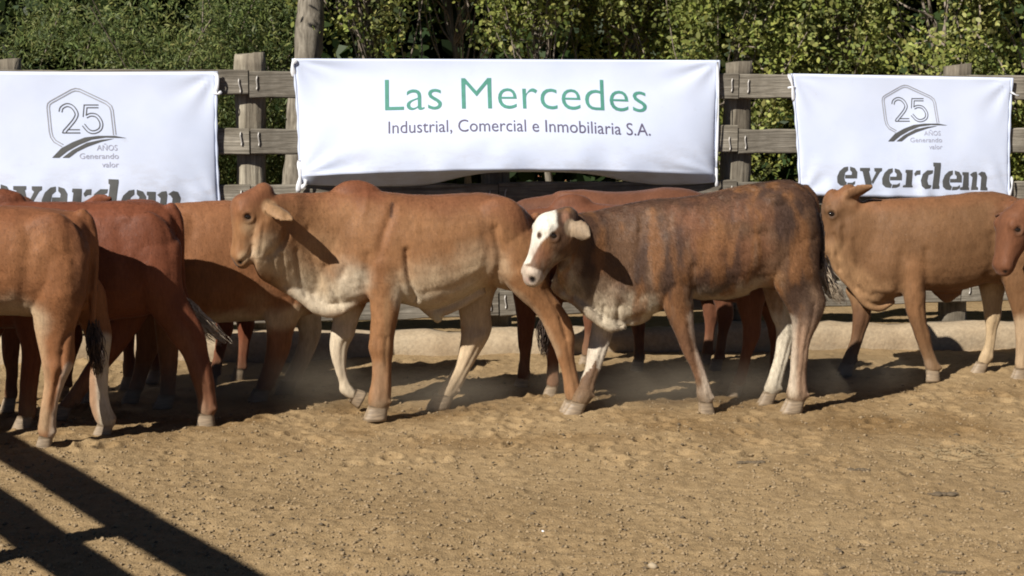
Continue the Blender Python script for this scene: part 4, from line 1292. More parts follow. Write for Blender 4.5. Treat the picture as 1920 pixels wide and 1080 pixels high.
# the brindled white-faced calf
I = dict(hair=130000, hair_len=0.022, ref=(1330, 8.46), yaw=R(8), voxel=0.0085, seed=8, base=(.150, .082, .046), mat='coat_shaggy', ragged=.3,
    torso=[(1530, 400, 1531, 480, .07), (1516, 358, 1518, 535, .135), (1482, 338, 1478, 548, .18), (1432, 341, 1424, 540, .195), (1380, 351, 1372, 556, .20), (1330, 362, 1326, 562, .20), (1280, 369, 1276, 562, .19),
           (1232, 373, 1228, 585, .17), (1190, 378, 1186, 604, .14), (1150, 386, 1152, 608, .105), (1122, 396, 1122, 596, .075)],
    neck=[(1190, 380, 1165, 606, .13), (1145, 388, 1122, 595, .105), (1108, 396, 1080, 566, .088, -.03), (1082, 400, 1056, 545, .075, -.08), (1066, 408, 1046, 525, .065, -.12)],
    lumps=[(1262, 464, -.085, .12, .065, .19, 6), (1262, 464, .085, .12, .065, .19, 6), (1480, 440, -.11, .15, .07, .19), (1480, 440, .11, .15, .07, .19), (1450, 378, -.108, .085, .05, .045), (1450, 378, .108, .085, .05, .045),
           (1180, 585, 0, .13, .07, .075), (1350, 480, -.04, .26, .15, .19), (1350, 480, .04, .26, .15, .19), (1170, 540, -.05, .10, .07, .11), (1170, 540, .05, .10, .07, .11)],
    folds=[([(1052, 500), (1044, 540), (1075, 562), (1110, 592), (1145, 612), (1170, 610)], [.02, .028, .025, .026, .028, .02], .02, -.05), ([(1300, 545), (1350, 555), (1400, 545)], .022, .04, 0)],
    legs=[leg(-.11, [(1222, 1308, 490, .055), (1236, 1302, 540, .056), (1245, 1300, 578, .05), (1257, 1300, 612), (1272, 1303, 645), (1285, 1313, 675), (1298, 1322, 702), (1306, 1333, 732), (1306, 1338, 750), (1312, 1336, 764)], tip=(.01, 0)),
          leg(.11, [(1118, 1172, 560, .052), (1112, 1157, 600, .046), (1107, 1147, 634), (1102, 1138, 660, 0, .08), (1098, 1128, 690, 0, .06), (1087, 1117, 720, 0, .03), (1076, 1113, 744, 0, .0), (1072, 1104, 760, 0, -.01)], tip=(-.045, 0)),
          leg(-.115, [(1425, 1535, 440, .08), (1438, 1535, 500, .08), (1454, 1542, 538, .065), (1470, 1547, 566, .052), (1484, 1536, 598, .043), (1486, 1519, 635), (1482, 1513, 680), (1478, 1512, 712), (1474, 1514, 732), (1478, 1510, 745)]),
          leg(.11, [(1425, 1500, 520, .07), (1434, 1494, 560, .056), (1446, 1494, 600, .045), (1456, 1493, 628), (1455, 1484, 662), (1449, 1477, 690), (1441, 1469, 718), (1433, 1464, 740), (1434, 1458, 752)], tip=(-.035, 0))],
    tail=[(1508, 352, -.02, .026), (1524, 372, -.03, .024), (1533, 410, -.04, .02), (1538, 450, -.05, .017), (1539, 490, -.05, .014), (1546, 520, -.05, .012)],
    switch=[([(1533, 470, -.03), (1545, 515, -.04), (1562, 545, -.05), (1580, 568, -.05)], .042, 150, 'hair_pale'), ([(1534, 400, -.06), (1538, 450, -.07), (1539, 512, -.07)], .02, 60, 'hair_dark')],
    head=dict(poll=(1040, 405), muzzle=(973, 514), s=-.18, yaw=20, wide=1.16, deep=1.36, dome=.03, nostril=1.35,
              ear_z=-.08, ear_near=(.085, -.13, -.035), ear_near_flat=(-.5, -.7, .2), ear_far=(-.09, .17, -.02), ear_w=.048, droop=.08,
              ear_paint=.85, ear_col=(.36, .27, .18), spots=[(.60, .0, .1, .2, (.22, .10, .055), .8, (1,), .7), (.28, .03, .2, .13, (.15, .08, .045), .8, (1, -1), .7),
                     (1.0, -.03, .05, .07, (.42, .28, .23), .8, (1, -1), .7), (.74, -.2, .1, .12, (.16, .09, .055), .7, (1,), .8)]),
    paint=[('line', [(1090, 410), (1200, 378), (1330, 366), (1450, 345), (1510, 360)], 46, (.105, .055, .036), .85, .9),
           ('line', [(1290, 430), (1330, 480), (1400, 480)], 70, (.235, .105, .055), .65, .95), ('line', [(1280, 400), (1400, 400), (1450, 400)], 34, (.23, .10, .055), .45, .95),
           ('blob', (1235, 460), (50, 80), (.15, .085, .055), .6, .9), ('blob', (1480, 420), (44, 60), (.10, .06, .042), .7, .9),
           ('line', [(1050, 525), (1110, 575), (1150, 600), (1215, 590)], 54, (.60, .50, .36), .95, .9), ('line', [(1130, 600), (1190, 600), (1220, 590)], 30, CREAM, .95, .7), ('blob', (1120, 540), (50, 40), (.34, .25, .17), .6, .9),
           ('line', [(1300, 556), (1350, 556), (1400, 545), (1425, 530)], 26, (.48, .38, .27), .9, .8), ('blob', (1180, 560), (44, 34), (.42, .34, .24), .6, .9),
           ('line', [(1032, 545), (1045, 530)], 16, (.64, .52, .34), .95, .6), ('line', [(1052, 515), (1064, 540)], 10, (.60, .46, .30), .7, .8),
           ('line', [(1298, 590), (1318, 680), (1332, 760)], 15, (.64, .52, .40), .95, .7, 'near'), ('line', [(1262, 560), (1280, 640), (1300, 700)], 30, (.20, .10, .055), .6, .8, 'near'), ('line', [(1315, 735), (1325, 765)], 22, (.42, .33, .25), .7, .8, 'near'),
           ('line', [(1135, 570), (1125, 640), (1095, 720), (1080, 770)], 50, (.66, .57, .45), .95, .8, 'far'), ('line', [(1450, 560), (1475, 620), (1460, 690), (1440, 755)], 56, (.70, .62, .48), 1, .8, 'far'),
           ('line', [(1520, 560), (1505, 620), (1496, 680), (1494, 745)], 40, (.40, .26, .17), .8, .8, 'near'), ('line', [(1482, 600), (1484, 740)], 16, (.62, .52, .40), .85, .8, 'near'), ('blob', (1450, 525), (30, 24), (.36, .19, .09), .7, .9, 'near')],
    late=[('poly', [(1036, 378), (1044, 402), (1047, 424), (1036, 436), (1023, 446), (1008, 464), (994, 494), (960, 500), (950, 440), (990, 380)], 5, (.80, .75, .64), 1, .9, 'near'), ('poly', [(955, 492), (985, 496), (1003, 502), (1018, 510), (1022, 520), (1012, 534), (985, 545), (950, 540)], 4, (.58, .47, .37), 1, .9, 'near'), ('blob', (974, 520), (9, 14), (.30, .19, .15), .7, .9, 'near'), ('blob', (1046, 444), (17, 15), (.10, .055, .035), .75, .8, 'near'), ('blob', (1011, 441), (7, 11), (.07, .035, .02), 1, .4, 'near'), ('blob', (1060, 408), (12, 16), (.46, .24, .15), .7, .8, 'near')],
    mottle=[((.06, .036, .028), 8, .0, .7), ((.28, .13, .055), 10, .10, .7), ((.26, .19, .14), 17, .45, .35)], mottle_z=.42,
    creases=[([(1300, 500), (1303, 540), (1302, 560)], 8, .010, 'near'), ([(1160, 575), (1158, 600), (1166, 612)], 5, .013, 'near'), ([(1185, 596), (1165, 612)], 5, .010, 'near'), ([(1205, 590), (1180, 600)], 5, .007, 'near'), ([(1132, 575), (1130, 600)], 5, .008, 'near'),
             ([(1050, 520), (1056, 545)], 5, .012, 'near'), ([(1072, 510), (1078, 550)], 5, .007, 'near'), ([(1086, 455), (1082, 490), (1060, 515)], 8, .009, 'near'), ([(1430, 440), (1436, 490), (1420, 525)], 13, .010),
             ([(1108, 540), (1116, 575)], 6, .005, 'near'), ([(1478, 620), (1466, 690)], 4, .005), ([(1503, 610), (1497, 690)], 4, .005, 'near'), ([(1298, 660), (1318, 730)], 4, .005, 'near'), ([(1330, 400), (1322, 470), (1326, 530)], 14, .003), ([(1370, 400), (1362, 470), (1366, 530)], 14, .003)])

# the lone tan calf at the right
J = dict(hair=80000, hair_len=0.012, ref=(1740, 9.45), yaw=R(2), seed=12, base=(.20, .104, .050), voxel=.0095,
    torso=[(1962, 440, 1962, 500, .07), (1945, 395, 1945, 540, .13), (1910, 372, 1908, 540, .17), (1868, 359, 1858, 530, .185), (1828, 360, 1820, 538, .19), (1780, 366, 1776, 548, .195), (1735, 369, 1732, 545, .185), (1695, 371, 1690, 555, .16),
           (1660, 373, 1655, 562, .14), (1630, 376, 1628, 560, .105), (1606, 384, 1604, 540, .075)],
    neck=[(1670, 374, 1640, 562, .12), (1632, 376, 1600, 540, .09), (1600, 380, 1572, 510, .08), (1576, 382, 1556, 492, .07)],
    lumps=[(1640, 392, 0, .10, .06, .06), (1705, 454, -.085, .11, .065, .19, 6), (1705, 454, .085, .11, .065, .19, 6), (1895, 430, -.11, .14, .07, .17), (1895, 430, .11, .14, .07, .17), (1872, 398, -.108, .085, .05, .045), (1872, 398, .108, .085, .05, .045),
           (1770, 460, -.04, .25, .14, .17), (1770, 460, .04, .25, .14, .17), (1640, 545, 0, .09, .065, .08)],
    folds=[([(1556, 478), (1572, 508), (1600, 540), (1625, 568), (1650, 575), (1675, 565)], [.02, .025, .026, .03, .03, .015], .02, 0), ([(1752, 545), (1775, 556), (1800, 548)], [.018, .036, .018], .024, 0)],
    legs=[leg(-.11, [(1682, 1748, 490, .055), (1690, 1738, 545, .052), (1697, 1735, 590), (1706, 1737, 625), (1713, 1744, 652), (1722, 1748, 680), (1730, 1756, 705), (1733, 1762, 720), (1737, 1760, 728)], tip=(0, 0)),
          leg(.105, [(1585, 1650, 545, .055), (1594, 1636, 575, .046), (1598, 1632, 605), (1596, 1622, 635), (1590, 1614, 665), (1580, 1606, 690), (1578, 1602, 702)], tip=(-.02, 0)),
          leg(.11, [(1825, 1898, 500, .075), (1835, 1886, 545, .058), (1842, 1878, 580, .045), (1846, 1876, 608), (1848, 1868, 635), (1846, 1864, 665), (1836, 1860, 690), (1832, 1854, 704)], tip=(-.035, 0)),
          leg(-.11, [(1868, 1955, 450, .08), (1876, 1950, 520, .07), (1888, 1948, 565, .055), (1900, 1945, 610, .045), (1904, 1936, 645), (1904, 1930, 680), (1902, 1930, 702), (1904, 1928, 714)], tip=(-.02, 0))],
    tail=[(1955, 400, 0, .025), (1966, 440, 0, .02), (1970, 520, 0, .014), (1970, 580, 0, .012)], switch=[([(1970, 565, 0), (1972, 610, 0), (1972, 640, 0)], .03, 50, 'hair_dark')],
    head=dict(poll=(1566, 366), muzzle=(1530, 474), s=.03, yaw=-6, wide=1.12, deep=1.28, bulge=.12, ear_paint=.5, ear_col=(.3, .17, .09), ear_near=(.15, -.07, .085), ear_near_flat=(.3, -.7, -.5), ear_far=(.0, .17, .04), ear_w=.05,
              spots=[(.95, -.10, 0, .16, (.22, .14, .09), .9, (1,), .8), (.75, -.19, .1, .14, (.42, .28, .17), .7, (1, -1), .9)]),
    paint=[('line', [(1560, 360), (1650, 376), (1760, 370), (1870, 362), (1940, 390)], 34, (.235, .105, .05), .7, .95), ('line', [(1560, 480), (1590, 520), (1640, 560), (1670, 560)], 42, (.46, .27, .14), .8, .9), ('blob', (1910, 400), (60, 60), (.22, .085, .042), .7, .9),
           ('line', [(1750, 550), (1800, 545)], 18, (.17, .075, .038), .7, .8), ('line', [(1860, 560), (1860, 620), (1845, 710)], 46, (.58, .43, .26), .95, .8, 'far'), ('line', [(1715, 500), (1715, 580)], 30, (.32, .16, .075), .5, .9, 'near'), ('line', [(1735, 690), (1748, 735)], 24, (.36, .24, .16), .6, .8, 'near'),
           ('line', [(1918, 610), (1918, 715)], 30, (.52, .38, .24), .8, .7, 'near'), ('line', [(1616, 590), (1605, 650), (1588, 706)], 40, (.12, .06, .035), .6, .9, 'far')],  # far foreleg darkened: the brindled calf's shade put into the coat
    creases=[([(1737, 470), (1738, 520), (1735, 545)], 8, .010, 'near'), ([(1690, 480), (1684, 540)], 8, .006, 'near'), ([(1625, 566), (1640, 552), (1668, 556)], 5, .004, 'near'), ([(1582, 400), (1586, 450), (1570, 480)], 7, .007, 'near'), ([(1562, 440), (1574, 505)], 4, .011, 'near'), ([(1580, 430), (1590, 490), (1606, 540)], 5, .008, 'near'), ([(1602, 450), (1612, 510), (1624, 555)], 5, .005, 'near'), ([(1862, 440), (1860, 500), (1845, 530)], 10, .008)])

# the red calf whose head comes in at the right edge
Kc = dict(hair=45000, hair_len=0.012, ref=(2130, 8.75), yaw=R(4), seed=14, base=(.185, .078, .04), voxel=.011,
    torso=[(2345, 430, 2345, 500, .07), (2325, 380, 2325, 555, .14), (2280, 362, 2278, 565, .18), (2200, 362, 2200, 585, .20), (2120, 366, 2118, 590, .20), (2060, 366, 2058, 585, .165), (2020, 372, 2018, 580, .12), (1998, 384, 1996, 560, .08)],
    neck=[(2070, 368, 2040, 580, .14), (2020, 376, 1996, 565, .105), (1975, 386, 1960, 545, .085), (1945, 394, 1930, 520, .07)],
    lumps=[(2080, 464, -.085, .12, .065, .19), (2080, 464, .085, .12, .065, .19), (2290, 450, -.11, .14, .07, .18), (2290, 450, .11, .14, .07, .18)],
    folds=[([(1925, 500), (1945, 535), (1985, 570), (2020, 590)], .028, .02, 0)],
    legs=[leg(-.12, [(2030, 2105, 510, .06), (2045, 2100, 580, .055), (2055, 2098, 640), (2060, 2092, 690), (2058, 2090, 730), (2058, 2088, 748)]), leg(.12, [(1985, 2060, 560, .055), (1985, 2030, 640), (1975, 2010, 690), (1965, 1995, 730)], tip=(-.03, 0)),
          leg(-.12, [(2250, 2340, 480, .08), (2265, 2345, 560, .06), (2290, 2345, 620, .045), (2300, 2335, 680), (2300, 2330, 730)]), leg(.12, [(2200, 2290, 540, .07), (2210, 2270, 600, .05), (2220, 2262, 640), (2215, 2246, 690), (2195, 2225, 730)])],
    tail=[(2340, 385, 0, .025), (2355, 430, 0, .02), (2360, 520, 0, .014), (2360, 580, 0, .012)],
    head=dict(poll=(1900, 394), muzzle=(1860, 505), s=-.10, yaw=15, wide=1.16, deep=1.25, ear_near=(.18, -.1, -.07), ear_far=(0, .18, -.04), ear_w=.05,
              spots=[(.97, -.10, 0, .14, (.34, .19, .13), .9, (1,), .7), (.3, -.02, .2, .13, (.36, .19, .11), .5, (1, -1), .8)]),
    paint=[('line', [(1940, 520), (2000, 575)], 40, (.38, .2, .1), .6, .9)], creases=[([(1925, 440), (1932, 480), (1915, 510)], 7, .008, 'near')])

# leftmost: rump of the tan animal leaving the frame
A_ = dict(hair=90000, hair_len=0.012, ref=(-20, 7.6), yaw=R(7), seed=21, base=(.30, .13, .057), voxel=.0095,
    torso=[(170, 425, 170, 500, .07), (155, 402, 158, 575, .15), (118, 393, 116, 592, .20), (62, 388, 60, 592, .22), (0, 385, 0, 590, .225), (-60, 385, -62, 598, .23), (-120, 385, -124, 610, .225), (-180, 380, -184, 618, .19), (-230, 385, -236, 615, .14), (-262, 394, -268, 600, .09)],
    neck=[(-200, 382, -230, 612, .15), (-260, 385, -290, 585, .11), (-310, 390, -335, 555, .09), (-340, 400, -360, 530, .075)],
    lumps=[(-190, 380, 0, .14, .06, .09), (-170, 470, -.11, .13, .07, .24), (-170, 470, .11, .13, .07, .24), (95, 480, -.13, .17, .075, .21), (95, 480, .13, .17, .075, .21), (60, 426, -.108, .085, .05, .045), (60, 426, .108, .085, .05, .045), (-60, 500, -.05, .26, .16, .2), (-60, 500, .05, .26, .16, .2)],
    folds=[([(-370, 520), (-340, 560), (-300, 595), (-260, 625)], .03, .022, 0)],
    legs=[leg(-.13, [(52, 168, 470, .09), (54, 162, 545, .085), (60, 152, 590, .07), (66, 141, 632, .054), (74, 142, 672, .05), (79, 138, 700), (82, 124, 730), (79, 112, 768), (75, 106, 800), (72, 106, 826), (76, 102, 840)], tip=(-.02, 0)),
          leg(.125, [(110, 195, 540, .08), (140, 204, 600, .062), (163, 210, 645, .048), (170, 206, 690), (169, 203, 745), (170, 208, 780), (178, 218, 806), (186, 216, 820)]),
          leg(-.13, [(-220, -140, 560, .06), (-212, -152, 630, .055), (-206, -164, 690), (-203, -168, 760), (-206, -166, 810), (-204, -168, 835)]), leg(.13, [(-200, -120, 560, .06), (-170, -115, 640, .05), (-160, -122, 700), (-150, -115, 760), (-150, -112, 815)])],
    tail=[(150, 402, -.02, .034), (166, 418, -.02, .03), (176, 450, -.02, .024), (178, 500, -.02, .02), (175, 560, -.02, .018), (173, 620, -.02, .016)],
    switch=[([(173, 600, -.02), (176, 640, -.03), (182, 670, -.03), (184, 705, -.03)], .034, 110, 'hair_dark')],
    head=dict(poll=(-350, 392), muzzle=(-420, 520), s=0, yaw=5, ear_near=(.16, -.16, -.08), ear_far=(.1, .17, -.08), ear_w=.055, bulge=.12),
    paint=[('line', [(-260, 388), (0, 390), (100, 396), (160, 420)], 60, (.235, .09, .043), .7, .95), ('line', [(-200, 600), (-60, 600), (20, 588), (60, 600)], 50, PALE, .8, .9), ('blob', (60, 470), (60, 80), (.33, .155, .07), .5, .9),
           ('line', [(60, 600), (76, 680), (82, 800)], 22, (.50, .34, .2), .7, .9, 'near'), ('line', [(130, 690), (108, 780), (98, 830)], 14, (.58, .47, .36), .8, .7, 'near'), ('line', [(150, 440), (150, 560)], 22, (.2, .085, .042), .6, .9),
           ('line', [(195, 640), (192, 700), (198, 780), (208, 835)], 22, (.66, .58, .45), .95, .6, 'far'), ('line', [(172, 700), (176, 790)], 16, (.46, .3, .19), .7, .8, 'far')],
    creases=[([(132, 620), (118, 650), (116, 700)], 5, .008, 'near'), ([(60, 440), (50, 500), (40, 570)], 14, .007), ([(110, 700), (100, 780)], 4, .005, 'near'), ([(128, 400), (140, 480), (146, 560)], 10, .005, 'near')])

# dark red animal second from the left, hind leg stretched back
B_ = dict(hair=80000, hair_len=0.012, ref=(150, 8.12), yaw=R(4), seed=24, base=(.185, .062, .031), voxel=.0095,
    torso=[(334, 425, 336, 490, .065), (320, 391, 322, 560, .145), (282, 378, 280, 590, .195), (228, 375, 226, 598, .21), (170, 377, 168, 605, .215), (110, 378, 108, 612, .22), (50, 378, 46, 615, .21), (0, 376, -4, 615, .175), (-46, 380, -52, 606, .13), (-76, 392, -80, 590, .085)],
    neck=[(-20, 378, -50, 608, .14), (-80, 386, -105, 580, .105), (-125, 394, -150, 555, .088), (-155, 404, -172, 530, .07)],
    lumps=[(0, 380, 0, .13, .06, .07), (15, 484, -.085, .12, .065, .19), (15, 484, .085, .12, .065, .19), (272, 470, -.12, .16, .07, .2), (272, 470, .12, .16, .07, .2), (240, 414, -.108, .085, .05, .045), (240, 414, .108, .085, .05, .045), (130, 500, -.04, .26, .155, .19), (130, 500, .04, .26, .155, .19)],
    legs=[leg(-.125, [(212, 338, 460, .085), (234, 340, 515, .085), (254, 346, 558, .07), (280, 366, 600, .055), (310, 386, 642, .046), (342, 393, 688, .04), (358, 402, 735), (368, 405, 770), (370, 407, 795), (374, 403, 810)], tip=(.0, 0)),
          leg(.125, [(230, 315, 530, .08), (215, 285, 590, .062), (196, 258, 640, .048), (180, 232, 680), (158, 202, 720), (135, 172, 760), (115, 152, 790), (108, 140, 802)], tip=(-.04, 0)),
          leg(-.125, [(15, 95, 550, .06), (28, 86, 610, .054), (40, 82, 650), (40, 76, 690), (36, 70, 735), (34, 68, 770), (36, 66, 785)]), leg(.125, [(-40, 40, 550, .06), (-45, 10, 620, .052), (-60, -20, 680), (-80, -45, 740), (-95, -62, 780)], tip=(-.04, 0))],
    tail=[(318, 388, -.02, .032), (331, 406, -.02, .028), (338, 440, -.02, .022), (340, 490, -.01, .018), (344, 540, .0, .016), (356, 575, .0, .014), (380, 605, 0, .012)],
    switch=[([(345, 560, 0), (368, 595, 0), (392, 618, 0), (422, 642, 0)], .044, 170, 'hair_pale')],
    head=dict(poll=(-165, 398), muzzle=(-225, 515), s=0, yaw=5, ear_near=(.16, -.16, -.08), ear_far=(.1, .17, -.08), ear_w=.055),
    paint=[('line', [(-60, 384), (120, 384), (260, 384), (330, 410)], 40, (.20, .066, .033), .6, .95), ('line', [(340, 640), (375, 720), (388, 800)], 34, (.27, .125, .07), .65, .9, 'near'), ('line', [(290, 560), (330, 640)], 30, (.22, .085, .042), .6, .9, 'near'), ('line', [(372, 770), (388, 825)], 26, (.32, .2, .135), .7, .8, 'near'), ('line', [(170, 720), (115, 800)], 40, (.28, .13, .075), .8, .8, 'far')],
    creases=[([(225, 430), (236, 500), (250, 560)], 14, .008), ([(350, 700), (376, 780)], 5, .005, 'near'), ([(300, 400), (318, 470), (324, 560)], 10, .005, 'near')])

# dark-legged orange animal behind the bull calf's head
C_ = dict(hair=45000, hair_len=0.012, ref=(590, 8.90), yaw=R(18), seed=27, base=(.29, .13, .06), voxel=.011,
    torso=[(640, 430, 640, 490, .06), (628, 398, 626, 556, .13), (592, 380, 590, 586, .17), (540, 376, 532, 598, .18), (480, 375, 478, 602, .185), (420, 376, 418, 604, .185), (370, 378, 368, 606, .175), (332, 380, 328, 604, .14), (304, 386, 300, 592, .09)],
    neck=[(345, 380, 320, 600, .13), (300, 386, 280, 570, .10), (262, 392, 246, 545, .08), (240, 400, 226, 524, .07)],
    lumps=[(345, 470, -.09, .11, .06, .2), (345, 470, .09, .11, .06, .2), (590, 460, -.10, .13, .06, .17), (590, 460, .10, .13, .06, .17), (450, 500, 0, .28, .16, .17)],
    legs=[leg(-.105, [(492, 605, 520, .07), (492, 572, 580, .055), (500, 552, 620, .044), (500, 545, 655), (492, 530, 692), (482, 516, 722), (478, 508, 736)], tip=(-.03, 0)), leg(.105, [(540, 622, 540, .065), (546, 604, 590, .05), (560, 603, 632, .04), (556, 592, 666), (545, 580, 696), (534, 566, 722), (530, 558, 734)], tip=(-.03, 0)),
          leg(-.105, [(285, 352, 560, .055), (292, 338, 630, .045), (298, 334, 675), (300, 330, 710), (300, 330, 736)]), leg(.105, [(255, 320, 570, .05), (255, 302, 640, .04), (250, 282, 690), (240, 268, 730)], tip=(-.03, 0))],
    tail=[(640, 400, 0, .024), (650, 440, 0, .02), (652, 500, 0, .014), (650, 540, 0, .012)],
    head=dict(poll=(236, 398), muzzle=(190, 500), s=0, yaw=0, ear_near=(.15, -.15, -.07), ear_far=(.1, .15, -.07), ear_w=.05),
    paint=[('line', [(400, 606), (500, 602), (560, 590)], 30, PALE, .85, .8), ('line', [(590, 560), (580, 640), (545, 740)], 50, (.60, .50, .36), .95, .8, 'far'), ('blob', (485, 565), (40, 40), (.42, .27, .16), .6, .9), ('line', [(300, 384), (480, 378), (630, 400)], 26, (.24, .10, .05), .6, .9)],  # tan flank blob is a sunlit patch painted into the coat
    creases=[])

def back_cow(x0, depth, top, hump, length, colr, seed, yaw, legs, head, tail=True):
    """an animal of the rear rank: x0 = brisket column, outlines as offsets in photo pixels at its depth"""
    k = 3000 / depth * .001                          # px per mm
    g = HZ + CH * FPX / depth                        # ground row
    bh = (g - top); w = length
    X = lambda t: x0 + t * w
    rows = [(1.0, .16, .34, .06), (.97, .08, .46, .13), (.88, .03, .47, .175), (.72, .01, .45, .185), (.55, .03, .48, .19), (.38, .035, .48, .18), (.22, .02, .475, .15), (.10, .05, .47, .11), (.02, .09, .44, .07)]
    torso = [(X(t), top + a * bh, X(t) - 3, top + b_ * bh * 1.12, hw) for t, a, b_, hw in rows]
    d = dict(ref=(x0 + w / 2, depth), yaw=R(yaw), seed=seed, base=colr, voxel=.013, smooth=10, torso=torso,
        neck=[(X(.2), top + .03 * bh, X(.12), top + .5 * bh, .12), (X(.06), top + .05 * bh, X(.0), top + .46 * bh, .09), (X(-.07), top + .07 * bh, X(-.11), top + .40 * bh, .075), (X(-.12), top + .09 * bh, X(-.16), top + .34 * bh, .065)],
        lumps=[(X(.2), top + .04 * bh, 0, .12, .06, .012 + hump), (X(.25), top + .28 * bh, -.09, .11, .06, .18), (X(.25), top + .28 * bh, .09, .11, .06, .18), (X(.88), top + .26 * bh, -.1, .14, .065, .17), (X(.88), top + .26 * bh, .1, .14, .065, .17)],
        legs=[], head=head,
        paint=[('line', [(X(.2), top + .52 * bh), (X(.7), top + .5 * bh)], 20, tuple(min(.6, c * 1.9) for c in colr), .6, .9)])
    for s, fx_, slant, hind in legs:
        pxm = 3000 / depth
        y = lambda f: g - f * pxm
        if hind:
            ww = [(.62, .11, 0, .07), (.50, .085, .0, .055), (.40, .065, .025, .044), (.33, .06, .035, None), (.24, .04, .025, None), (.13, .038, .012, None), (.08, .044, .006, None), (.06, .038, 0, None)]
        else:
            ww = [(.62, .11, 0, .055), (.48, .075, 0, .046), (.38, .062, 0, None), (.30, .055, 0, None), (.20, .04, .004, None), (.10, .044, .0, None), (.06, .038, 0, None)]
        rows_ = []
        for f, wd, o, hw in ww:
            cx = fx_ + slant * (1 - f / .62) + o * pxm
            rows_.append((cx - wd * pxm, cx + wd * pxm * .0 + wd * pxm, y(f)) + ((hw,) if hw else ()))
        rows_ = [(a if len(r_) < 4 else a, b_, *rest) for (a, b_, *rest), r_ in zip([( (r_[0] + r_[1]) / 2 - (r_[1] - r_[0]) / 4 * 1.7, (r_[0] + r_[1]) / 2 + (r_[1] - r_[0]) / 4 * 1.7, *r_[2:]) for r_ in rows_], rows_)]
        d['legs'].append(leg(s, rows_, tip=(-.02, 0)))
    if tail: d['tail'] = [(X(1.0), top + .10 * bh, 0, .024), (X(1.03), top + .2 * bh, 0, .02), (X(1.03), top + .4 * bh, 0, .014), (X(1.03), top + .55 * bh, 0, .02)]
    return d

hd = lambda poll, muz, yaw=0, **k: dict(poll=poll, muzzle=muz, s=0, yaw=yaw, ear_near=(.15, -.13, -.06), ear_far=(.1, .15, -.06), ear_w=.05, **k)
H_ = back_cow(985, 8.95, 371, .055, 440, (.165, .064, .034), 31, 3, [(-.11, 1030, 8, False), (.11, 990, -10, False), (-.11, 1412, -32, True), (.11, 1440, 10, True)], hd((935, 440), (890, 540)))
H2_ = back_cow(1010, 9.75, 347, .005, 335, (.16, .066, .036), 33, 3, [(-.1, 1190, 10, False), (.1, 1115, -15, False), (-.1, 1352, -6, True), (.1, 1320, 6, True)], hd((965, 430), (925, 530)))
E_ = back_cow(-10, 8.66, 376, .06, 190, (.20, .075, .037), 35, 30, [(-.1, 20, 0, False), (.1, -30, -20, False), (-.1, 160, 15, True), (.1, 130, -10, True)], hd((-60, 420), (-110, 530)))
F_ = back_cow(215, 9.22, 372, .03, 245, (.185, .062, .031), 37, 6, [(-.1, 232, 12, False), (.1, 268, 28, False), (-.1, 420, -22, True), (.1, 448, 4, True)],
    dict(poll=(162, 380), muzzle=(112, 480), s=0, yaw=0, ear_near=(.13, -.05, .06), ear_near_flat=(.2, -.8, -.3), ear_far=(.1, .15, -.02), ear_w=.05))

herd = 'young cattle walking left along the fence'
build_cow('calf', 'humped tan bull calf with cream brisket walking in the middle of the herd', 'calf', D, herd)
build_cow('calf', 'brindled brown calf with a white face and mottled white legs', 'calf', I, herd)
build_cow('calf', 'dull tan calf at right with one ear raised over the banner', 'calf', J, herd)
build_cow('calf', 'red calf at the right edge, only its head in view before the tan flank', 'calf', Kc, herd)
build_cow('calf', 'tan animal at the left edge seen by its rump, dark tail and white hind stocking', 'calf', A_, herd)
build_cow('calf', 'dark red animal with hind leg stretched back and pale tail tuft', 'calf', B_, herd)
build_cow('calf', 'orange tan animal behind the humped bull calf and its head', 'calf', C_, herd)
build_cow('calf', 'red calf behind the brindled calf, its hump just right of the white face', 'calf', H_, herd)
build_cow('calf', 'red calf farthest back above the back of the brindled calf', 'calf', H2_, herd)
build_cow('calf', 'red humped calf half hidden behind the tan rump at the left edge', 'calf', E_, herd)
build_cow('calf', 'dark red calf with a raised ear before the letters of the left banner', 'calf', F_, herd)

# ------------------------------------------------------------------ things on the sand
def lump(r, seed, flat=0.5, n=7):
    V, F = ellipsoid((0, 0, 0), (r, r * .8, r * flat), None, n)
    V = np.array(V); V *= (1 + 0.35 * fbm(V / r, 1.1, 2, seed))[:, None]
    return V, F
rg = np.random.default_rng(91)
V, F, k0 = [], [], 0
n = 15000
cpos = np.array([tuple(ground_at(rg.uniform(-60, 1980), 700 + 420 * rg.random() ** 0.8)) for i in range(n)])
cz = ground_h(cpos[:, :2])
for i in range(n):                                   # loose crumbs of earth
    g = Vector(cpos[i]); r_ = 0.0030 + 0.0085 * rg.random() ** 3
    z0 = cz[i]
    a = rg.uniform(0, 6.3); st = rg.uniform(.7, 1.8)
    o6 = np.array([(1, 0, 0), (0, 1, 0), (-1, 0, 0), (0, -1, 0), (0, 0, .8), (0, 0, -.6)]) * r_ * rg.uniform(.7, 1.2, (6, 1)) * (st, 1 / st, 1)
    c_, s_ = math.cos(a), math.sin(a)
    o6 = o6 @ np.array([[c_, s_, 0], [-s_, c_, 0], [0, 0, 1]]) + (g.x, g.y, z0 + r_ * .25)
    V.append(o6)
    F += [(k0, k0 + 1, k0 + 4), (k0 + 1, k0 + 2, k0 + 4), (k0 + 2, k0 + 3, k0 + 4), (k0 + 3, k0, k0 + 4), (k0 + 1, k0, k0 + 5), (k0 + 2, k0 + 1, k0 + 5), (k0 + 3, k0 + 2, k0 + 5), (k0, k0 + 3, k0 + 5)]
    k0 += 6
cr = fast_mesh('dirt_crumbs', np.vstack(V), np.array(F), M['clod']); tag(cr, kind='stuff')
cr.data.materials.append(M['dung'])
cr.data.polygons.foreach_set('material_index', np.repeat((rg.random(n) < .09).astype(np.int32), 8))

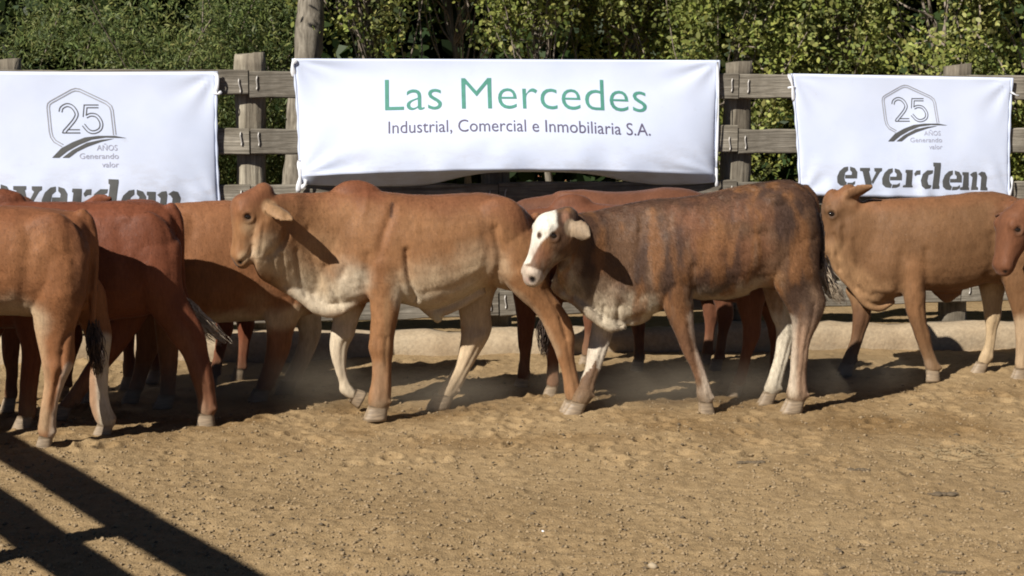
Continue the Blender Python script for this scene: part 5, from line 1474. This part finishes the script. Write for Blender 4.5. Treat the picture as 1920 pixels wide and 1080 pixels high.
dlabels = [((1408, 872), .05, 'dark dried dung pat nearest the middle of the bare sand'), ((1612, 886), .042, 'thin dark dung smear to the right of the largest pat'),
           ((1768, 930), .055, 'broken dark dung heap on the sand at right'), ((1880, 918), .025, 'small dark dung lump near the right edge of the sand'), ((1785, 1072), .04, 'dung lump at the bottom right of the sand')]
for i, ((px_, py_), r_, lab) in enumerate(dlabels):
    g = ground_at(px_, py_)
    VV, FF = [], []
    for j in range(7):
        V_, F_2 = lump(r_ * rg.uniform(.18, .42), 60 + i * 9 + j, .45); b0 = len(VV)
        off = ((j - 3) * r_ * .33, rg.normal(0, r_ * .12), 0.002)
        VV += list(V_ + off); FF += [tuple(q_ + b0 for q_ in f) for f in F_2]
    o = mesh_obj('dung', VV, FF, M['dung']); o.location = (g.x, g.y, gz(g.x, g.y)); tag(o, lab, 'dung', 'dried dung on the sand')
for (px_, py_), r_, mat, nm, lab in [((1224, 1066), .02, 'pale_stone', 'stone', 'small pale stone near the bottom edge of the sand'), ((1018, 1002), .0065, 'litter', 'paper_scrap', 'tiny white scrap of litter on the sand')]:
    g = ground_at(px_, py_); o = mesh_obj(nm, *lump(r_, 5, .6, 9), M[mat]); o.location = (g.x, g.y, gz(g.x, g.y) + r_ * .3); tag(o, lab, nm.replace('_', ' '))
# trampled straw at the right
V, F = [], []
for i in range(150):
    g = ground_at(1810 + rg.normal(0, 55), 850 + rg.normal(0, 9)); a = rg.uniform(0, 6.3); L_ = rg.uniform(.02, .07); z0 = gz(g.x, g.y) + rg.uniform(.004, .02); w = .002
    d = np.array([math.cos(a), math.sin(a), rg.normal(0, .15)]) * L_ / 2; sd = np.array([-math.sin(a), math.cos(a), 0]) * w; c = np.array([g.x, g.y, z0]); b0 = len(V)
    V += [c - d - sd, c - d + sd, c + d + sd, c + d - sd, c - d + (0, 0, .002), c + d + (0, 0, .002)]
    F += [(b0, b0 + 3, b0 + 5, b0 + 4), (b0 + 1, b0 + 4, b0 + 5, b0 + 2)]
o = mesh_obj('straw', V, F, M['straw']); tag(o, kind='stuff')
# fired clay bricks and a stub far behind, seen under the wide banner
for px_, py_, w_, mat, nm, lab in [(1000, 331, .42, 'brick', 'brick_stack', 'low stack of orange bricks seen under the wide banner'), (1064, 333, .40, 'brick', 'brick_stack', 'low stack of orange bricks right of the other stack under the wide banner')]:
    g = ground_at(px_, py_ + 6); Dp = g.y
    root = bpy.data.objects.new(nm, None); col.objects.link(root); root.location = g; tag(root, lab, 'bricks', 'brick stacks beyond the fence')
    for j in range(2):
        for i in range(2):
            b_ = mesh_obj('brick', *plank_mesh(.21 * w_ / .42 * 2 / 2, .075, .12, i * 3 + j), M[mat], root, smooth=False); b_.location = (-.22 + i * .218, 0, .04 + j * .08)

# dust kicked up round the hooves
def dust_puff(px_, py_, r, dens, lift=.12):
    g = ground_at(px_, py_)
    V, F = ellipsoid((0, 0, 0), (1, 1, 1), None, 14)
    o = mesh_obj('dust', V, F, M['dust']); o.location = (g.x, g.y, lift); o.scale = r
    tag(o, kind='stuff')
m = bpy.data.materials.new('dust_air'); m.use_nodes = True; M['dust'] = m
nt = m.node_tree; nt.nodes.clear()
out = nt.nodes.new('ShaderNodeOutputMaterial'); pv = nt.nodes.new('ShaderNodeVolumePrincipled')
pv.inputs['Color'].default_value = (.8, .66, .48, 1); pv.inputs['Anisotropy'].default_value = .2
tc = nt.nodes.new('ShaderNodeTexCoord'); ln = N(nt, 'ShaderNodeVectorMath', _operation='LENGTH'); nt.links.new(tc.outputs['Object'], ln.inputs[0])
mr = N(nt, 'ShaderNodeMapRange'); mr.inputs['From Min'].default_value = 1.0; mr.inputs['From Max'].default_value = 0.1; nt.links.new(ln.outputs['Value'], mr.inputs['Value'])
nz = noise(nt, tc.outputs['Object'], 2.2, 3); mu = N(nt, 'ShaderNodeMath', _operation='MULTIPLY'); nt.links.new(mr.outputs[0], mu.inputs[0]); nt.links.new(nz.outputs['Fac'], mu.inputs[1])
m2 = N(nt, 'ShaderNodeMath', _operation='MULTIPLY'); nt.links.new(mu.outputs[0], m2.inputs[0]); m2.inputs[1].default_value = 3.2
nt.links.new(m2.outputs[0], pv.inputs['Density']); nt.links.new(pv.outputs[0], out.inputs['Volume'])
dust_puff(500, 756, (.62, .38, .22), 1); dust_puff(330, 770, (.5, .3, .16), 1); dust_puff(1240, 762, (.8, .36, .18), 1); dust_puff(820, 775, (.5, .3, .13), 1)
dust_puff(1560, 735, (.5, .3, .16), 1)
